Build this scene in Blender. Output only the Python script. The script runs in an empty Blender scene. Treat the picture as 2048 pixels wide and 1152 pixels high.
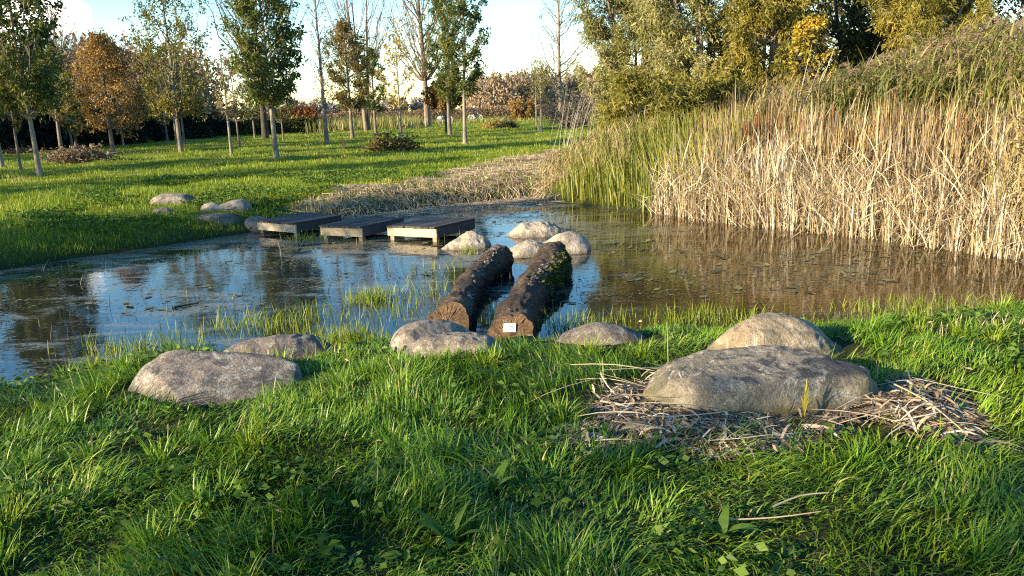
import bpy, bmesh, math, random
import numpy as np
from mathutils import Vector, Matrix

C = bpy.context.scene.collection
SC = bpy.context.scene
R_ = math.radians

# ------------------------------------------------------------ camera
FPX = 1593.0                      # focal length in photo pixels (2048 wide)
CAMZ, PITCH, ROLL = 1.95, R_(12.7), R_(2.1)
F_ = np.array([0, math.cos(PITCH), -math.sin(PITCH)])
R0 = np.array([1.0, 0, 0]); U0 = np.array([0, math.sin(PITCH), math.cos(PITCH)])
RX = R0*math.cos(ROLL) - U0*math.sin(ROLL)
UX = U0*math.cos(ROLL) + R0*math.sin(ROLL)
cam = bpy.data.cameras.new("camera"); camo = bpy.data.objects.new("camera", cam); C.objects.link(camo)
cam.sensor_width = 36; cam.lens = 36*FPX/2048; cam.clip_start = 0.05; cam.clip_end = 6000
camo.matrix_world = Matrix(((RX[0], UX[0], -F_[0], 0), (RX[1], UX[1], -F_[1], 0), (RX[2], UX[2], -F_[2], CAMZ), (0, 0, 0, 1)))
SC.camera = camo

# ------------------------------------------------------------ light
SUN_EL, SUN_AZ = R_(16.5), R_(30)        # the sun stands left of and behind the camera
SUN_STR, SKY_STR, EXPO = 4.7, 0.105, 1.88
to_sun = Vector((-math.cos(SUN_AZ)*math.cos(SUN_EL), -math.sin(SUN_AZ)*math.cos(SUN_EL), math.sin(SUN_EL)))
sl = bpy.data.lights.new("sun", 'SUN'); slo = bpy.data.objects.new("sun", sl); C.objects.link(slo)
sl.energy = SUN_STR; sl.angle = R_(0.5); sl.color = (1.0, 0.82, 0.54)
slo.rotation_euler = (-to_sun).to_track_quat('-Z', 'Y').to_euler(); slo.location = (-30, -20, 20)
W = bpy.data.worlds.new("World"); SC.world = W; W.use_nodes = True
nt = W.node_tree; nt.nodes.clear()
sky = nt.nodes.new('ShaderNodeTexSky'); sky.sky_type = 'NISHITA'; sky.sun_disc = False
sky.sun_elevation = SUN_EL; sky.sun_rotation = math.atan2(to_sun.x, to_sun.y)
sky.air_density = 1.0; sky.dust_density = 0.25; sky.ozone_density = 1.8
bg = nt.nodes.new('ShaderNodeBackground'); bg.inputs[1].default_value = SKY_STR
out = nt.nodes.new('ShaderNodeOutputWorld')
# one small cumulus low in the north-west sky and a little thin cirrus
def vmath(tree, op, a=None, b=None):
    n = tree.nodes.new('ShaderNodeVectorMath'); n.operation = op
    for i, v in enumerate((a, b)):
        if v is None: continue
        if isinstance(v, (tuple, list, Vector)): n.inputs[i].default_value = tuple(v)
        else: tree.links.new(v, n.inputs[i])
    return n
def smath(tree, op, a, b=None, clamp=False):
    n = tree.nodes.new('ShaderNodeMath'); n.operation = op; n.use_clamp = clamp
    for i, v in enumerate((a, b)):
        if v is None: continue
        if isinstance(v, (int, float)): n.inputs[i].default_value = v
        else: tree.links.new(v, n.inputs[i])
    return n.outputs[0]
tc = nt.nodes.new('ShaderNodeTexCoord')
def ray(px, py):
    d = F_ + (px-1024)/FPX*RX - (py-576)/FPX*UX
    return d/np.linalg.norm(d)
no = nt.nodes.new('ShaderNodeTexNoise'); no.inputs['Scale'].default_value = 14; no.inputs['Detail'].default_value = 6
nt.links.new(tc.outputs['Generated'], no.inputs['Vector'])
cl = None
for (cx, cy, rad) in ((118, 12, .035), (60, -30, .06), (160, 20, .018)):
    dist = vmath(nt, 'DISTANCE', tc.outputs['Generated'], tuple(ray(cx, cy)))
    v = smath(nt, 'SUBTRACT', 1.0, smath(nt, 'DIVIDE', dist.outputs['Value'], rad))
    cl = v if cl is None else smath(nt, 'MAXIMUM', cl, v)
cl = smath(nt, 'ADD', cl, smath(nt, 'MULTIPLY', smath(nt, 'SUBTRACT', no.outputs['Fac'], 0.5), 3.0))
cl = smath(nt, 'MULTIPLY', cl, 2.2, True)
mx = nt.nodes.new('ShaderNodeMixRGB'); nt.links.new(cl, mx.inputs[0]); hs = nt.nodes.new('ShaderNodeHueSaturation'); hs.inputs['Saturation'].default_value = 1.4; nt.links.new(sky.outputs[0], hs.inputs['Color']); nt.links.new(hs.outputs[0], mx.inputs[1])
mx.inputs[2].default_value = (11, 10.4, 9.6, 1)
nt.links.new(mx.outputs[0], bg.inputs[0]); nt.links.new(bg.outputs[0], out.inputs[0])
SC.view_settings.view_transform = 'Standard'; SC.view_settings.look = 'None'
SC.view_settings.gamma = 1; SC.view_settings.exposure = EXPO
SC.cycles.max_bounces = 6; SC.cycles.diffuse_bounces = 3; SC.cycles.glossy_bounces = 3
SC.cycles.transmission_bounces = 3; SC.cycles.transparent_max_bounces = 6
SC.cycles.use_denoising = False
SC.cycles.pixel_filter_type = 'BLACKMAN_HARRIS'; SC.cycles.filter_width = 1.15
SC.cycles.sample_clamp_indirect = 6

# ------------------------------------------------------------ helpers: numbers
def rng(s): return np.random.default_rng(s)
def hash3(ix, iy, iz, s):
    h = (ix.astype(np.int64)*374761393 + iy.astype(np.int64)*668265263 + iz.astype(np.int64)*2147483647 + s*144269) & 0xffffffff
    h = ((h ^ (h >> 13))*1274126177) & 0xffffffff
    return ((h ^ (h >> 16)) & 0xffff)/65535.0
def vnoise(p, scale, seed=0, octs=1):
    p = np.asarray(p, float); out_ = 0; amp = 1; tot = 0
    if p.shape[1] == 2: p = np.c_[p, np.zeros(len(p))]
    for o in range(octs):
        q = p*scale*2**o; i = np.floor(q).astype(int); f = q-i; f = f*f*(3-2*f); r = 0
        for dx in (0, 1):
            for dy in (0, 1):
                for dz in (0, 1):
                    w = (f[:, 0] if dx else 1-f[:, 0])*(f[:, 1] if dy else 1-f[:, 1])*(f[:, 2] if dz else 1-f[:, 2])
                    r = r + w*hash3(i[:, 0]+dx, i[:, 1]+dy, i[:, 2]+dz, seed+o)
        out_ = out_+amp*r; tot += amp; amp *= .5
    return out_/tot                                     # 0..1
def unit(v): return v/np.maximum(np.linalg.norm(v, axis=-1, keepdims=True), 1e-9)
def plane(px, py, z=0.0):
    """where the sight line of a photo pixel meets the level z"""
    d = F_ + (px-1024)/FPX*RX - (py-576)/FPX*UX
    t = (z-CAMZ)/d[2]
    return np.array([d[0]*t, d[1]*t, z])
def poly_sd(P, poly):
    P = np.asarray(P, float); A = np.asarray(poly, float); B = np.roll(A, -1, 0)
    best = np.full(len(P), 1e9); ins = np.zeros(len(P), bool)
    for a, b in zip(A, B):
        ab = b-a; t = np.clip(((P-a)@ab)/max(ab@ab, 1e-9), 0, 1)
        best = np.minimum(best, np.linalg.norm(P-a-t[:, None]*ab, axis=1))
        c = ((a[1] > P[:, 1]) != (b[1] > P[:, 1]))
        xi = a[0]+(P[:, 1]-a[1])/(b[1]-a[1]+1e-12)*ab[0]
        ins ^= c & (P[:, 0] < xi)
    return np.where(ins, -best, best)

SHORE = [(-340, 890), (-150, 825), (0, 790), (100, 768), (220, 742), (330, 720), (430, 712), (560, 722), (690, 708), (760, 694), (860, 690),
         (1000, 698), (1100, 690), (1300, 668), (1420, 668), (1600, 664), (1800, 652), (1900, 638), (2048, 606), (2300, 570), (2700, 560),
         (2500, 545), (2250, 540), (2048, 520), (1900, 497), (1700, 470), (1500, 450), (1350, 430), (1200, 414), (1100, 402), (1062, 396),
         (1000, 401), (900, 412), (800, 424), (700, 438), (600, 446), (520, 462), (400, 480), (300, 496), (150, 516), (0, 541), (-200, 575), (-420, 640)]
POND = np.array([plane(x, y)[:2] for x, y in SHORE])
def ground(P):
    P = np.atleast_2d(np.asarray(P, float))[:, :2]
    s = poly_sd(P, POND)
    far = np.clip((P[:, 1]-9)/8, 0, 1)
    L = 0.27 + 0.18*far + 0.25*np.clip((P[:, 1]-70)/40, 0, 1)
    n = (vnoise(P, .9, 3, 2)-.5)*.10*(1+far) + (vnoise(P, 3.1, 5, 2)-.5)*.05
    up = (L+n)*(1-np.exp(-np.maximum(s, 0)/.55))
    return np.where(s > 0, up+.012, np.maximum(-.55, s*.55))
def gpix(px, py):
    z = .4
    for _ in range(14):
        p = plane(px, py, z); z = .5*z+.5*float(ground(p[None, :2])[0])
    p = plane(px, py, z); return p
def depth(p): return float((np.asarray(p)-np.array([0, 0, CAMZ]))@F_)
def mpp(p): return depth(p)/FPX
def project(P):
    Q = np.asarray(P)-np.array([0, 0, CAMZ]); d = Q@F_
    return 1024+FPX*(Q@RX)/d, 576-FPX*(Q@UX)/d, d

# ------------------------------------------------------------ helpers: meshes
def build(name, parts, mats, parent=None, smooth=False, loc=None):
    """parts: list of (verts, faces, rnd per face or None, material index); one mesh object"""
    if not isinstance(mats, (list, tuple)): mats = [mats]
    V, off, lt, li, rn, mi = [], 0, [], [], [], []
    for v, f, r, m in parts:
        v = np.asarray(v, np.float32).reshape(-1, 3); f = np.asarray(f, np.int64)
        V.append(v); li.append((f+off).ravel()); lt.append(np.full(len(f), f.shape[1]))
        rn.append(np.full(len(f), .5) if r is None else (np.full(len(f), r) if np.isscalar(r) else np.asarray(r)))
        mi.append(np.full(len(f), m)); off += len(v)
    V = np.concatenate(V); lt = np.concatenate(lt); li = np.concatenate(li); rn = np.concatenate(rn); mi = np.concatenate(mi)
    me = bpy.data.meshes.new(name)
    me.vertices.add(len(V)); me.vertices.foreach_set('co', V.ravel())
    me.loops.add(len(li)); me.loops.foreach_set('vertex_index', li.astype(np.int32))
    me.polygons.add(len(lt)); me.polygons.foreach_set('loop_start', np.r_[0, np.cumsum(lt)[:-1]].astype(np.int32))
    for m in mats: me.materials.append(m)
    me.polygons.foreach_set('material_index', mi.astype(np.int32))
    me.polygons.foreach_set('use_smooth', np.full(len(lt), smooth))
    a = me.attributes.new('rnd', 'FLOAT', 'FACE'); a.data.foreach_set('value', rn.astype(np.float32))
    me.update(calc_edges=True)
    o = bpy.data.objects.new(name, me); C.objects.link(o)
    if parent is not None: o.parent = parent
    if loc is not None: o.location = tuple(float(c) for c in loc)
    return o
def tag(o, label=None, cat=None, group=None, kind=None):
    if label: o['label'] = label
    if cat: o['category'] = cat
    if group: o['group'] = group
    if kind: o['kind'] = kind
    return o
def empty(name, loc, label, cat, group=None, rz=0):
    o = bpy.data.objects.new(name, None); C.objects.link(o); o.location = tuple(float(c) for c in loc); o.rotation_euler = (0, 0, rz)
    o.empty_display_size = .2
    return tag(o, label, cat, group)
def ribbons(P, Wd, side):
    """N strips along P (N,K,3), half-width Wd (N,K), sideways unit vector (N,3)"""
    N, K, _ = P.shape; s = side[:, None, :] if side.ndim == 2 else side
    V = np.stack([P-s*Wd[..., None], P+s*Wd[..., None]], 2).reshape(-1, 3)
    b = (np.arange(N)*2*K)[:, None]+(np.arange(K-1)*2)[None]
    F = np.stack([b, b+1, b+3, b+2], -1).reshape(-1, 4)
    return V, F, K-1
def blades(r, base, h, w, az, lean, curl=1.0, K=4, twist=.6):
    """upright tapering leaves from base points: h length, w half-width, az heading of the lean, lean 0 upright .. 1.5 lying"""
    N = len(base); u = np.linspace(0, 1, K)[None]
    ang = lean[:, None]*(.35+.65*u**1.0)*(1+(np.asarray(curl)[:, None]-1)*u)
    ds = h[:, None]/(K-1)
    dx = np.cumsum(np.c_[np.zeros(N), (np.sin(ang)*ds)[:, 1:]], 1); dz = np.cumsum(np.c_[np.zeros(N), (np.cos(ang)*ds)[:, 1:]], 1)
    d = np.stack([np.cos(az), np.sin(az)], -1)
    P = np.empty((N, K, 3)); P[..., 0] = base[:, None, 0]+dx*d[:, None, 0]; P[..., 1] = base[:, None, 1]+dx*d[:, None, 1]; P[..., 2] = base[:, None, 2]+dz
    sa = az+np.pi/2+r.normal(0, twist, N)
    side = np.stack([np.cos(sa), np.sin(sa), r.normal(0, .15, N)], -1); side = unit(side)
    Wd = w[:, None]*np.clip(1.15-u**2.2*1.13, .02, 1)*np.where(u == 0, .75, 1)
    return ribbons(P, Wd, side)
def straws(r, base, L, w, az, z0, z1, sag):
    """stems lying on the ground from base, end heights z0 and z1 above it"""
    N = len(base); K = 5; u = np.linspace(-.5, .5, K)[None]
    bend = r.normal(0, .22, N)[:, None]; a = az[:, None]+bend*u*2
    P = np.empty((N, K, 3)); P[..., 0] = base[:, None, 0]+np.cos(a)*u*L[:, None]; P[..., 1] = base[:, None, 1]+np.sin(a)*u*L[:, None]
    g = ground(P[:, [0, 2, 4], :2].reshape(-1, 2)).reshape(N, 3); gi = np.stack([np.interp(np.linspace(0, 2, K), [0, 1, 2], q) for q in g]) if N < 3000 else g[:, [0, 0, 1, 2, 2]]*.5+g[:, [0, 1, 1, 1, 2]]*.5
    P[..., 2] = np.maximum(gi, 0)+z0[:, None]+(z1-z0)[:, None]*(u+.5)+sag[:, None]*(.25-u**2)*4
    s = unit(np.stack([-np.sin(az), np.cos(az), r.normal(0, .5, N)], -1)); Wd = w[:, None]*np.array([.6, 1, 1, .9, .25])[None]
    return ribbons(P, Wd, s)
def tubes(P, Rr, S=5, cap=False):
    """N tubes along P (N,K,3), radii (N,K)"""
    P = np.asarray(P, float); N, K, _ = P.shape
    T = np.empty_like(P); T[:, 1:-1] = P[:, 2:]-P[:, :-2]; T[:, 0] = P[:, 1]-P[:, 0]; T[:, -1] = P[:, -1]-P[:, -2]; T = unit(T)
    ref = np.where(np.abs(T[:, :1, 2:]) > .9, np.array([1., 0, 0]), np.array([0, 0, 1.]))
    A = unit(np.cross(T, np.broadcast_to(ref, T.shape))); B = np.cross(T, A)
    a = np.arange(S)/S*2*np.pi
    V = P[:, :, None]+Rr[:, :, None, None]*(A[:, :, None]*np.cos(a)[None, None, :, None]+B[:, :, None]*np.sin(a)[None, None, :, None])
    V = V.reshape(-1, 3)
    i = (np.arange(N)*K*S)[:, None, None]+(np.arange(K-1)*S)[None, :, None]
    j = np.arange(S)[None, None]; k = (j+1) % S
    F = np.stack([i+j, i+k, i+S+k, i+S+j], -1).reshape(-1, 4)
    return V, F
def cap_fan(V, K, S, first=False):
    """fan triangles closing one end of a single tube"""
    s = 0 if first else (K-1)*S
    c = V[s:s+S].mean(0); idx = len(V)
    f = np.array([[idx, s+(i+1) % S, s+i] if first else [idx, s+i, s+(i+1) % S] for i in range(S)])
    return np.vstack([V, c]), f
def box(c, hx, hy, hz, rz=0.0, ax=None):
    """8 corners, 6 quads; ax optional 3 axes"""
    if ax is None: ax = np.array([[math.cos(rz), math.sin(rz), 0], [-math.sin(rz), math.cos(rz), 0], [0, 0, 1]])
    s = np.array([[-1, -1, -1], [1, -1, -1], [1, 1, -1], [-1, 1, -1], [-1, -1, 1], [1, -1, 1], [1, 1, 1], [-1, 1, 1]], float)*np.array([hx, hy, hz])
    return np.asarray(c)+s@ax, np.array([[0, 3, 2, 1], [4, 5, 6, 7], [0, 1, 5, 4], [1, 2, 6, 5], [2, 3, 7, 6], [3, 0, 4, 7]])
def leaves(r, pts, L, wd, dirs, fold=.3):
    """one 4-cornered leaf per point, pointing along dirs"""
    N = len(pts); d = unit(dirs); s = unit(np.cross(d, unit(r.normal(size=(N, 3))))); n = np.cross(d, s)
    L = L[:, None]; wd = wd[:, None]
    a = pts; m = pts+d*L*.45+n*L*.06*r.normal(0, 1, (N, 1)); t = pts+d*L-np.array([0, 0, 1])*L*.12
    V = np.stack([a, m+s*wd, t, m-s*wd], 1).reshape(-1, 3)
    return V, np.arange(4*N).reshape(N, 4)

# ------------------------------------------------------------ helpers: materials
def newmat(name):
    m = bpy.data.materials.new(name); m.use_nodes = True; t = m.node_tree; t.nodes.clear()
    o = t.nodes.new('ShaderNodeOutputMaterial'); return m, t, o
def ramp(t, fac, cols, pos=None):
    n = t.nodes.new('ShaderNodeValToRGB'); e = n.color_ramp.elements
    pos = pos or [i/(len(cols)-1) for i in range(len(cols))]
    while len(e) < len(cols): e.new(.5)
    for i, (c, p) in enumerate(zip(cols, pos)): e[i].position = p; e[i].color = (*c, 1)
    t.links.new(fac, n.inputs[0]); return n.outputs[0]
def noise(t, scale, detail=5, rough=.55, coord='Object', vec=None, dist=0):
    n = t.nodes.new('ShaderNodeTexNoise'); n.inputs['Scale'].default_value = scale; n.inputs['Detail'].default_value = detail
    n.inputs['Roughness'].default_value = rough; n.inputs['Distortion'].default_value = dist
    if vec is None:
        c = t.nodes.new('ShaderNodeTexCoord'); vec = c.outputs[coord]
    t.links.new(vec, n.inputs['Vector']); return n.outputs['Fac']
def mix(t, fac, a, b, mode='MIX'):
    n = t.nodes.new('ShaderNodeMixRGB'); n.blend_type = mode
    for i, v in enumerate((fac, a, b)):
        if isinstance(v, (int, float)): n.inputs[i].default_value = v
        elif isinstance(v, tuple): n.inputs[i].default_value = (*v, 1)
        else: t.links.new(v, n.inputs[i])
    return n.outputs[0]
def bump(t, h, strength=.5, dist=.02):
    n = t.nodes.new('ShaderNodeBump'); n.inputs['Strength'].default_value = strength; n.inputs['Distance'].default_value = dist
    t.links.new(h, n.inputs['Height']); return n.outputs[0]
def principled(t, o, col, rough=.8, spec=.3, normal=None):
    b = t.nodes.new('ShaderNodeBsdfPrincipled')
    if isinstance(col, tuple): b.inputs['Base Color'].default_value = (*col, 1)
    else: t.links.new(col, b.inputs['Base Color'])
    if isinstance(rough, (int, float)): b.inputs['Roughness'].default_value = rough
    else: t.links.new(rough, b.inputs['Roughness'])
    b.inputs['Specular IOR Level'].default_value = spec
    if normal is not None: t.links.new(normal, b.inputs['Normal'])
    if o is not None: t.links.new(b.outputs[0], o.inputs[0])
    return b
def leafmat(name, cols, pos=None, trans=.35, rough=.5, spec=.3):
    m, t, o = newmat(name)
    a = t.nodes.new('ShaderNodeAttribute'); a.attribute_name = 'rnd'
    col = ramp(t, a.outputs['Fac'], cols, pos)
    b = principled(t, None, col, rough, spec)
    tr = t.nodes.new('ShaderNodeBsdfTranslucent'); t.links.new(mix(t, .5, col, (1, 1, .3), 'MULTIPLY'), tr.inputs[0])
    mxs = t.nodes.new('ShaderNodeMixShader'); mxs.inputs[0].default_value = trans
    t.links.new(b.outputs[0], mxs.inputs[1]); t.links.new(tr.outputs[0], mxs.inputs[2]); t.links.new(mxs.outputs[0], o.inputs[0])
    return m
def plainmat(name, col, rough=.7, var=.25, scale=8, spec=.3):
    m, t, o = newmat(name)
    n = noise(t, scale, 6)
    c = ramp(t, n, [tuple(x*(1-var) for x in col), tuple(min(1, x*(1+var)) for x in col)], [.3, .7])
    principled(t, o, c, rough, spec, bump(t, n, .3, .01)); return m
def barkmat(name, ca, cb, scale=6):
    m, t, o = newmat(name)
    tcn = t.nodes.new('ShaderNodeTexCoord'); mp = t.nodes.new('ShaderNodeMapping'); mp.inputs['Scale'].default_value = (1, 1, .35)
    t.links.new(tcn.outputs['Object'], mp.inputs[0])
    n = noise(t, scale, 8, .65, vec=mp.outputs[0])
    principled(t, o, ramp(t, n, [ca, cb], [.35, .65]), .9, .15, bump(t, n, .6, .02)); return m
# ------------------------------------------------------------ the setting: ground and water
def ground_mat():
    m, t, o = newmat('ground_cover')
    c = t.nodes.new('ShaderNodeTexCoord'); v = c.outputs['Object']
    sep = t.nodes.new('ShaderNodeSeparateXYZ'); t.links.new(v, sep.inputs[0])
    n1 = noise(t, .35, 5, .6, vec=v); n2 = noise(t, 3.5, 6, .65, vec=v); n3 = noise(t, 26, 4, .7, vec=v)
    lawn = ramp(t, n1, [(.09, .12, .010), (.18, .20, .016), (.25, .23, .035)], [.3, .52, .72])
    lawn = mix(t, .6, lawn, ramp(t, n2, [(.35, .4, .3), (1, 1, 1)], [.3, .65]), 'MULTIPLY')
    lawn = mix(t, .6, lawn, ramp(t, n3, [(.4, .42, .35), (1.25, 1.2, 1.1)], [.35, .7]), 'MULTIPLY')
    soil = ramp(t, n2, [(.016, .020, .008), (.04, .048, .014)], [.3, .7])
    a = t.nodes.new('ShaderNodeAttribute'); a.attribute_name = 'soil'
    col = mix(t, a.outputs['Fac'], lawn, soil)
    principled(t, o, col, .95, .1, bump(t, n3, .8, .05)); return m
def make_ground():
    def axis(fine, lo, hi, step, ends, growth=1.16):
        a = list(np.arange(lo, hi, step)); s = step
        while a[-1] < ends[1]: s *= growth; a.append(a[-1]+s)
        s = step
        while a[0] > ends[0]: s *= growth; a.insert(0, a[0]-s)
        return np.array(a)
    xs = axis(0, -11, 13, .13, (-2500, 2500)); ys = axis(0, 1, 22, .13, (-60, 4000))
    X, Y = np.meshgrid(xs, ys); P = np.c_[X.ravel(), Y.ravel()]
    Z = ground(P); V = np.c_[P, Z]
    nx, ny = len(xs), len(ys); i = np.arange(nx-1)[None]+(np.arange(ny-1)*nx)[:, None]
    Fq = np.stack([i, i+1, i+nx+1, i+nx], -1).reshape(-1, 4)
    g = build('ground', [(V, Fq, None, 0)], ground_mat(), smooth=True); g['kind'] = 'structure'
    s = poly_sd(P, POND); near = np.clip((13-P[:, 1])/5, 0, 1)
    soil = np.clip(np.maximum(1-(s/.8), near), 0, 1)
    a = g.data.attributes.new('soil', 'FLOAT', 'POINT'); a.data.foreach_set('value', soil.astype(np.float32))
make_ground()

def water_mat():
    m, t, o = newmat('pond_water')
    c = t.nodes.new('ShaderNodeTexCoord'); v = c.outputs['Object']
    mp = t.nodes.new('ShaderNodeMapping'); t.links.new(v, mp.inputs[0]); mp.inputs['Scale'].default_value = (.6, 1.7, 1); mp.inputs['Rotation'].default_value = (0, 0, .25)
    sep = t.nodes.new('ShaderNodeSeparateXYZ'); t.links.new(v, sep.inputs[0])
    rip = noise(t, 9, 3, .5, vec=v); rip2 = noise(t, 2.2, 2, .5, vec=v)
    hgt = smath(t, 'ADD', rip, smath(t, 'MULTIPLY', rip2, 1.5))
    # murky brown water, browner towards the reeds
    xr = smath(t, 'MULTIPLY', smath(t, 'SUBTRACT', sep.outputs[0], .6), .5, True)
    body = mix(t, xr, (.010, .012, .011), (.042, .022, .006))
    wat = principled(t, None, body, .02, .5, bump(t, hgt, .06, .02)); wat.inputs['IOR'].default_value = 1.33
    # floating scum of duckweed and algae in torn streaks
    n1 = noise(t, 1.6, 9, .68, vec=mp.outputs[0], dist=.6); n2 = noise(t, .45, 3, .5, vec=v); n4 = noise(t, 28, 4, .6, vec=v)
    msk = smath(t, 'ADD', smath(t, 'MULTIPLY', n1, 1.0), smath(t, 'MULTIPLY', smath(t, 'SUBTRACT', n2, .5), .55))
    msk = smath(t, 'ADD', msk, smath(t, 'MULTIPLY', smath(t, 'SUBTRACT', n4, .5), .22))
    yb = smath(t, 'MAXIMUM', smath(t, 'MINIMUM', smath(t, 'MULTIPLY', smath(t, 'SUBTRACT', sep.outputs[1], 9.6), .022), .06), -.05)      # more of it towards the jetties
    msk = smath(t, 'ADD', msk, yb)
    ea = t.nodes.new('ShaderNodeAttribute'); ea.attribute_name = 'edge'; msk = smath(t, 'ADD', msk, smath(t, 'MULTIPLY', ea.outputs['Fac'], .05))
    msk = smath(t, 'SUBTRACT', msk, smath(t, 'MULTIPLY', xr, .07))
    msk = smath(t, 'MULTIPLY', smath(t, 'SUBTRACT', msk, .508), 9.0, True)
    msk = smath(t, 'MULTIPLY', msk, .80)
    scol = ramp(t, n4, [(.045, .046, .032), (.13, .13, .095), (.24, .225, .16)], [.33, .52, .70])
    scol = mix(t, xr, scol, mix(t, .5, scol, (.09, .058, .018)))
    scum = principled(t, None, scol, .22, .5, bump(t, n4, .35, .01))
    ms = t.nodes.new('ShaderNodeMixShader'); t.links.new(msk, ms.inputs[0]); t.links.new(wat.outputs[0], ms.inputs[1]); t.links.new(scum.outputs[0], ms.inputs[2])
    t.links.new(ms.outputs[0], o.inputs[0]); return m
lo, hi = POND.min(0)-1, POND.max(0)+1
xw, yw = np.meshgrid(np.arange(lo[0], hi[0]+.2, .2), np.arange(lo[1], hi[1]+.2, .2)); nw = xw.shape[1]
iw = np.arange(nw-1)[None]+(np.arange(xw.shape[0]-1)*nw)[:, None]
w = build('water', [(np.c_[xw.ravel(), yw.ravel(), np.zeros(xw.size)], np.stack([iw, iw+1, iw+nw+1, iw+nw], -1).reshape(-1, 4), None, 0)], water_mat(), smooth=True)
ed = w.data.attributes.new('edge', 'FLOAT', 'POINT'); ed.data.foreach_set('value', np.clip(1+poly_sd(np.c_[xw.ravel(), yw.ravel()], POND)/.9, 0, 1).astype(np.float32))
w['kind'] = 'structure'

# ------------------------------------------------------------ boulders
def rockmat(name, ca, cb, cc, moss=0.0, dark=.5):
    m, t, o = newmat(name)
    n1 = noise(t, 1.7, 6, .6, dist=.4); n2 = noise(t, 38, 6, .7); n3 = noise(t, 9, 8, .7, dist=.5); n5 = noise(t, 3.2, 8, .7, dist=1.0)
    vo = t.nodes.new('ShaderNodeTexVoronoi'); vo.inputs['Scale'].default_value = 70
    tcn = t.nodes.new('ShaderNodeTexCoord'); t.links.new(tcn.outputs['Object'], vo.inputs['Vector'])
    sep = t.nodes.new('ShaderNodeSeparateXYZ'); t.links.new(tcn.outputs['Object'], sep.inputs[0])
    geo = t.nodes.new('ShaderNodeNewGeometry'); gn = t.nodes.new('ShaderNodeSeparateXYZ'); t.links.new(geo.outputs['Normal'], gn.inputs[0])
    col = ramp(t, n1, [ca, cb, cc], [.34, .5, .64])
    grain = ramp(t, n2, [(.35, .34, .33), (.95, .95, .95), (1.45, 1.4, 1.35)], [.34, .5, .68])
    col = mix(t, ramp(t, n3, [(.25, .25, .25), (.85, .85, .85)], [.4, .6]), col, mix(t, 1.0, col, grain, 'MULTIPLY'))
    sp = ramp(t, vo.outputs['Color'], [(0, 0, 0), (1, 1, 1)], [.66, .74])
    col = mix(t, smath(t, 'MULTIPLY', sp, .22), col, (.06, .055, .05))
    # black and grey lichens settled on the upward faces
    upf = smath(t, 'MULTIPLY', smath(t, 'SUBTRACT', gn.outputs[2], .35), 1.6, True)
    bl = smath(t, 'MULTIPLY', ramp(t, smath(t, 'ADD', smath(t, 'MULTIPLY', n5, .6), smath(t, 'MULTIPLY', n3, .4)), [(0, 0, 0), (1, 1, 1)], [.475, .53]), smath(t, 'ADD', .25, smath(t, 'MULTIPLY', upf, .75)))
    col = mix(t, smath(t, 'MULTIPLY', bl, dark*1.5, True), col, (.055, .053, .05))
    li = ramp(t, noise(t, 6.5, 9, .78, dist=1.6), [(0, 0, 0), (1, 1, 1)], [.545, .585])
    col = mix(t, smath(t, 'MULTIPLY', li, .6), col, (.40, .385, .33))
    # a few hairline cracks
    vc = t.nodes.new('ShaderNodeTexVoronoi'); vc.feature = 'DISTANCE_TO_EDGE'; vc.inputs['Scale'].default_value = 1.9
    wv = vmath(t, 'ADD', tcn.outputs['Object'], None); cn = t.nodes.new('ShaderNodeTexNoise'); cn.inputs['Scale'].default_value = 3; t.links.new(tcn.outputs['Object'], cn.inputs['Vector'])
    sc_ = vmath(t, 'SCALE', cn.outputs['Color']); sc_.inputs['Scale'].default_value = .5; t.links.new(sc_.outputs[0], wv.inputs[1]); t.links.new(wv.outputs[0], vc.inputs['Vector'])
    ck = ramp(t, vc.outputs['Distance'], [(1, 1, 1), (0, 0, 0)], [.0, .012]); ck = smath(t, 'MULTIPLY', ck, smath(t, 'MULTIPLY', smath(t, 'SUBTRACT', n1, .45), 6, True))
    col = mix(t, smath(t, 'MULTIPLY', ck, .30), col, (.03, .026, .022))
    # soil splashed round the foot, then moss
    so = smath(t, 'MULTIPLY', smath(t, 'SUBTRACT', smath(t, 'MULTIPLY', n3, .16), sep.outputs[2]), 14, True)
    col = mix(t, smath(t, 'MULTIPLY', so, .6), col, (.06, .048, .03))
    if moss:
        mk = smath(t, 'MULTIPLY', smath(t, 'SUBTRACT', smath(t, 'ADD', -.10, smath(t, 'MULTIPLY', n5, .50)), sep.outputs[2]), 6, True)
        col = mix(t, smath(t, 'MULTIPLY', mk, moss), col, mix(t, n3, (.05, .045, .012), (.20, .17, .05)))
    n6 = noise(t, 130, 4, .7); col = mix(t, .55, col, ramp(t, n6, [(.45, .45, .45), (1.35, 1.35, 1.35)], [.36, .64]), 'MULTIPLY')
    h = smath(t, 'SUBTRACT', smath(t, 'ADD', smath(t, 'ADD', smath(t, 'MULTIPLY', n2, .6), smath(t, 'MULTIPLY', n6, .25)), smath(t, 'ADD', n3, smath(t, 'MULTIPLY', n5, 1.4))), smath(t, 'MULTIPLY', ck, .25))
    principled(t, o, col, .85, .25, bump(t, h, .8, .03)); return m
ROCK_GREY = rockmat('grey_granite', (.15, .125, .10), (.25, .205, .16), (.33, .275, .21))
ROCK_PINK = rockmat('pinkish_granite', (.155, .125, .10), (.25, .205, .165), (.34, .285, .23), .0, .5)
ROCK_WARM = rockmat('warm_granite', (.20, .15, .095), (.31, .245, .165), (.39, .325, .24), .25, .5)
ROCK_MOSSY = rockmat('lichened_granite', (.14, .12, .09), (.23, .195, .15), (.31, .27, .22), .8, .75)
ROCK_TAN = rockmat('tan_granite', (.30, .24, .17), (.44, .36, .27), (.54, .47, .38), .0, .28)
ROCK_DARK = rockmat('dark_granite', (.12, .095, .08), (.18, .15, .13), (.24, .20, .17), .0, .45)
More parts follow.
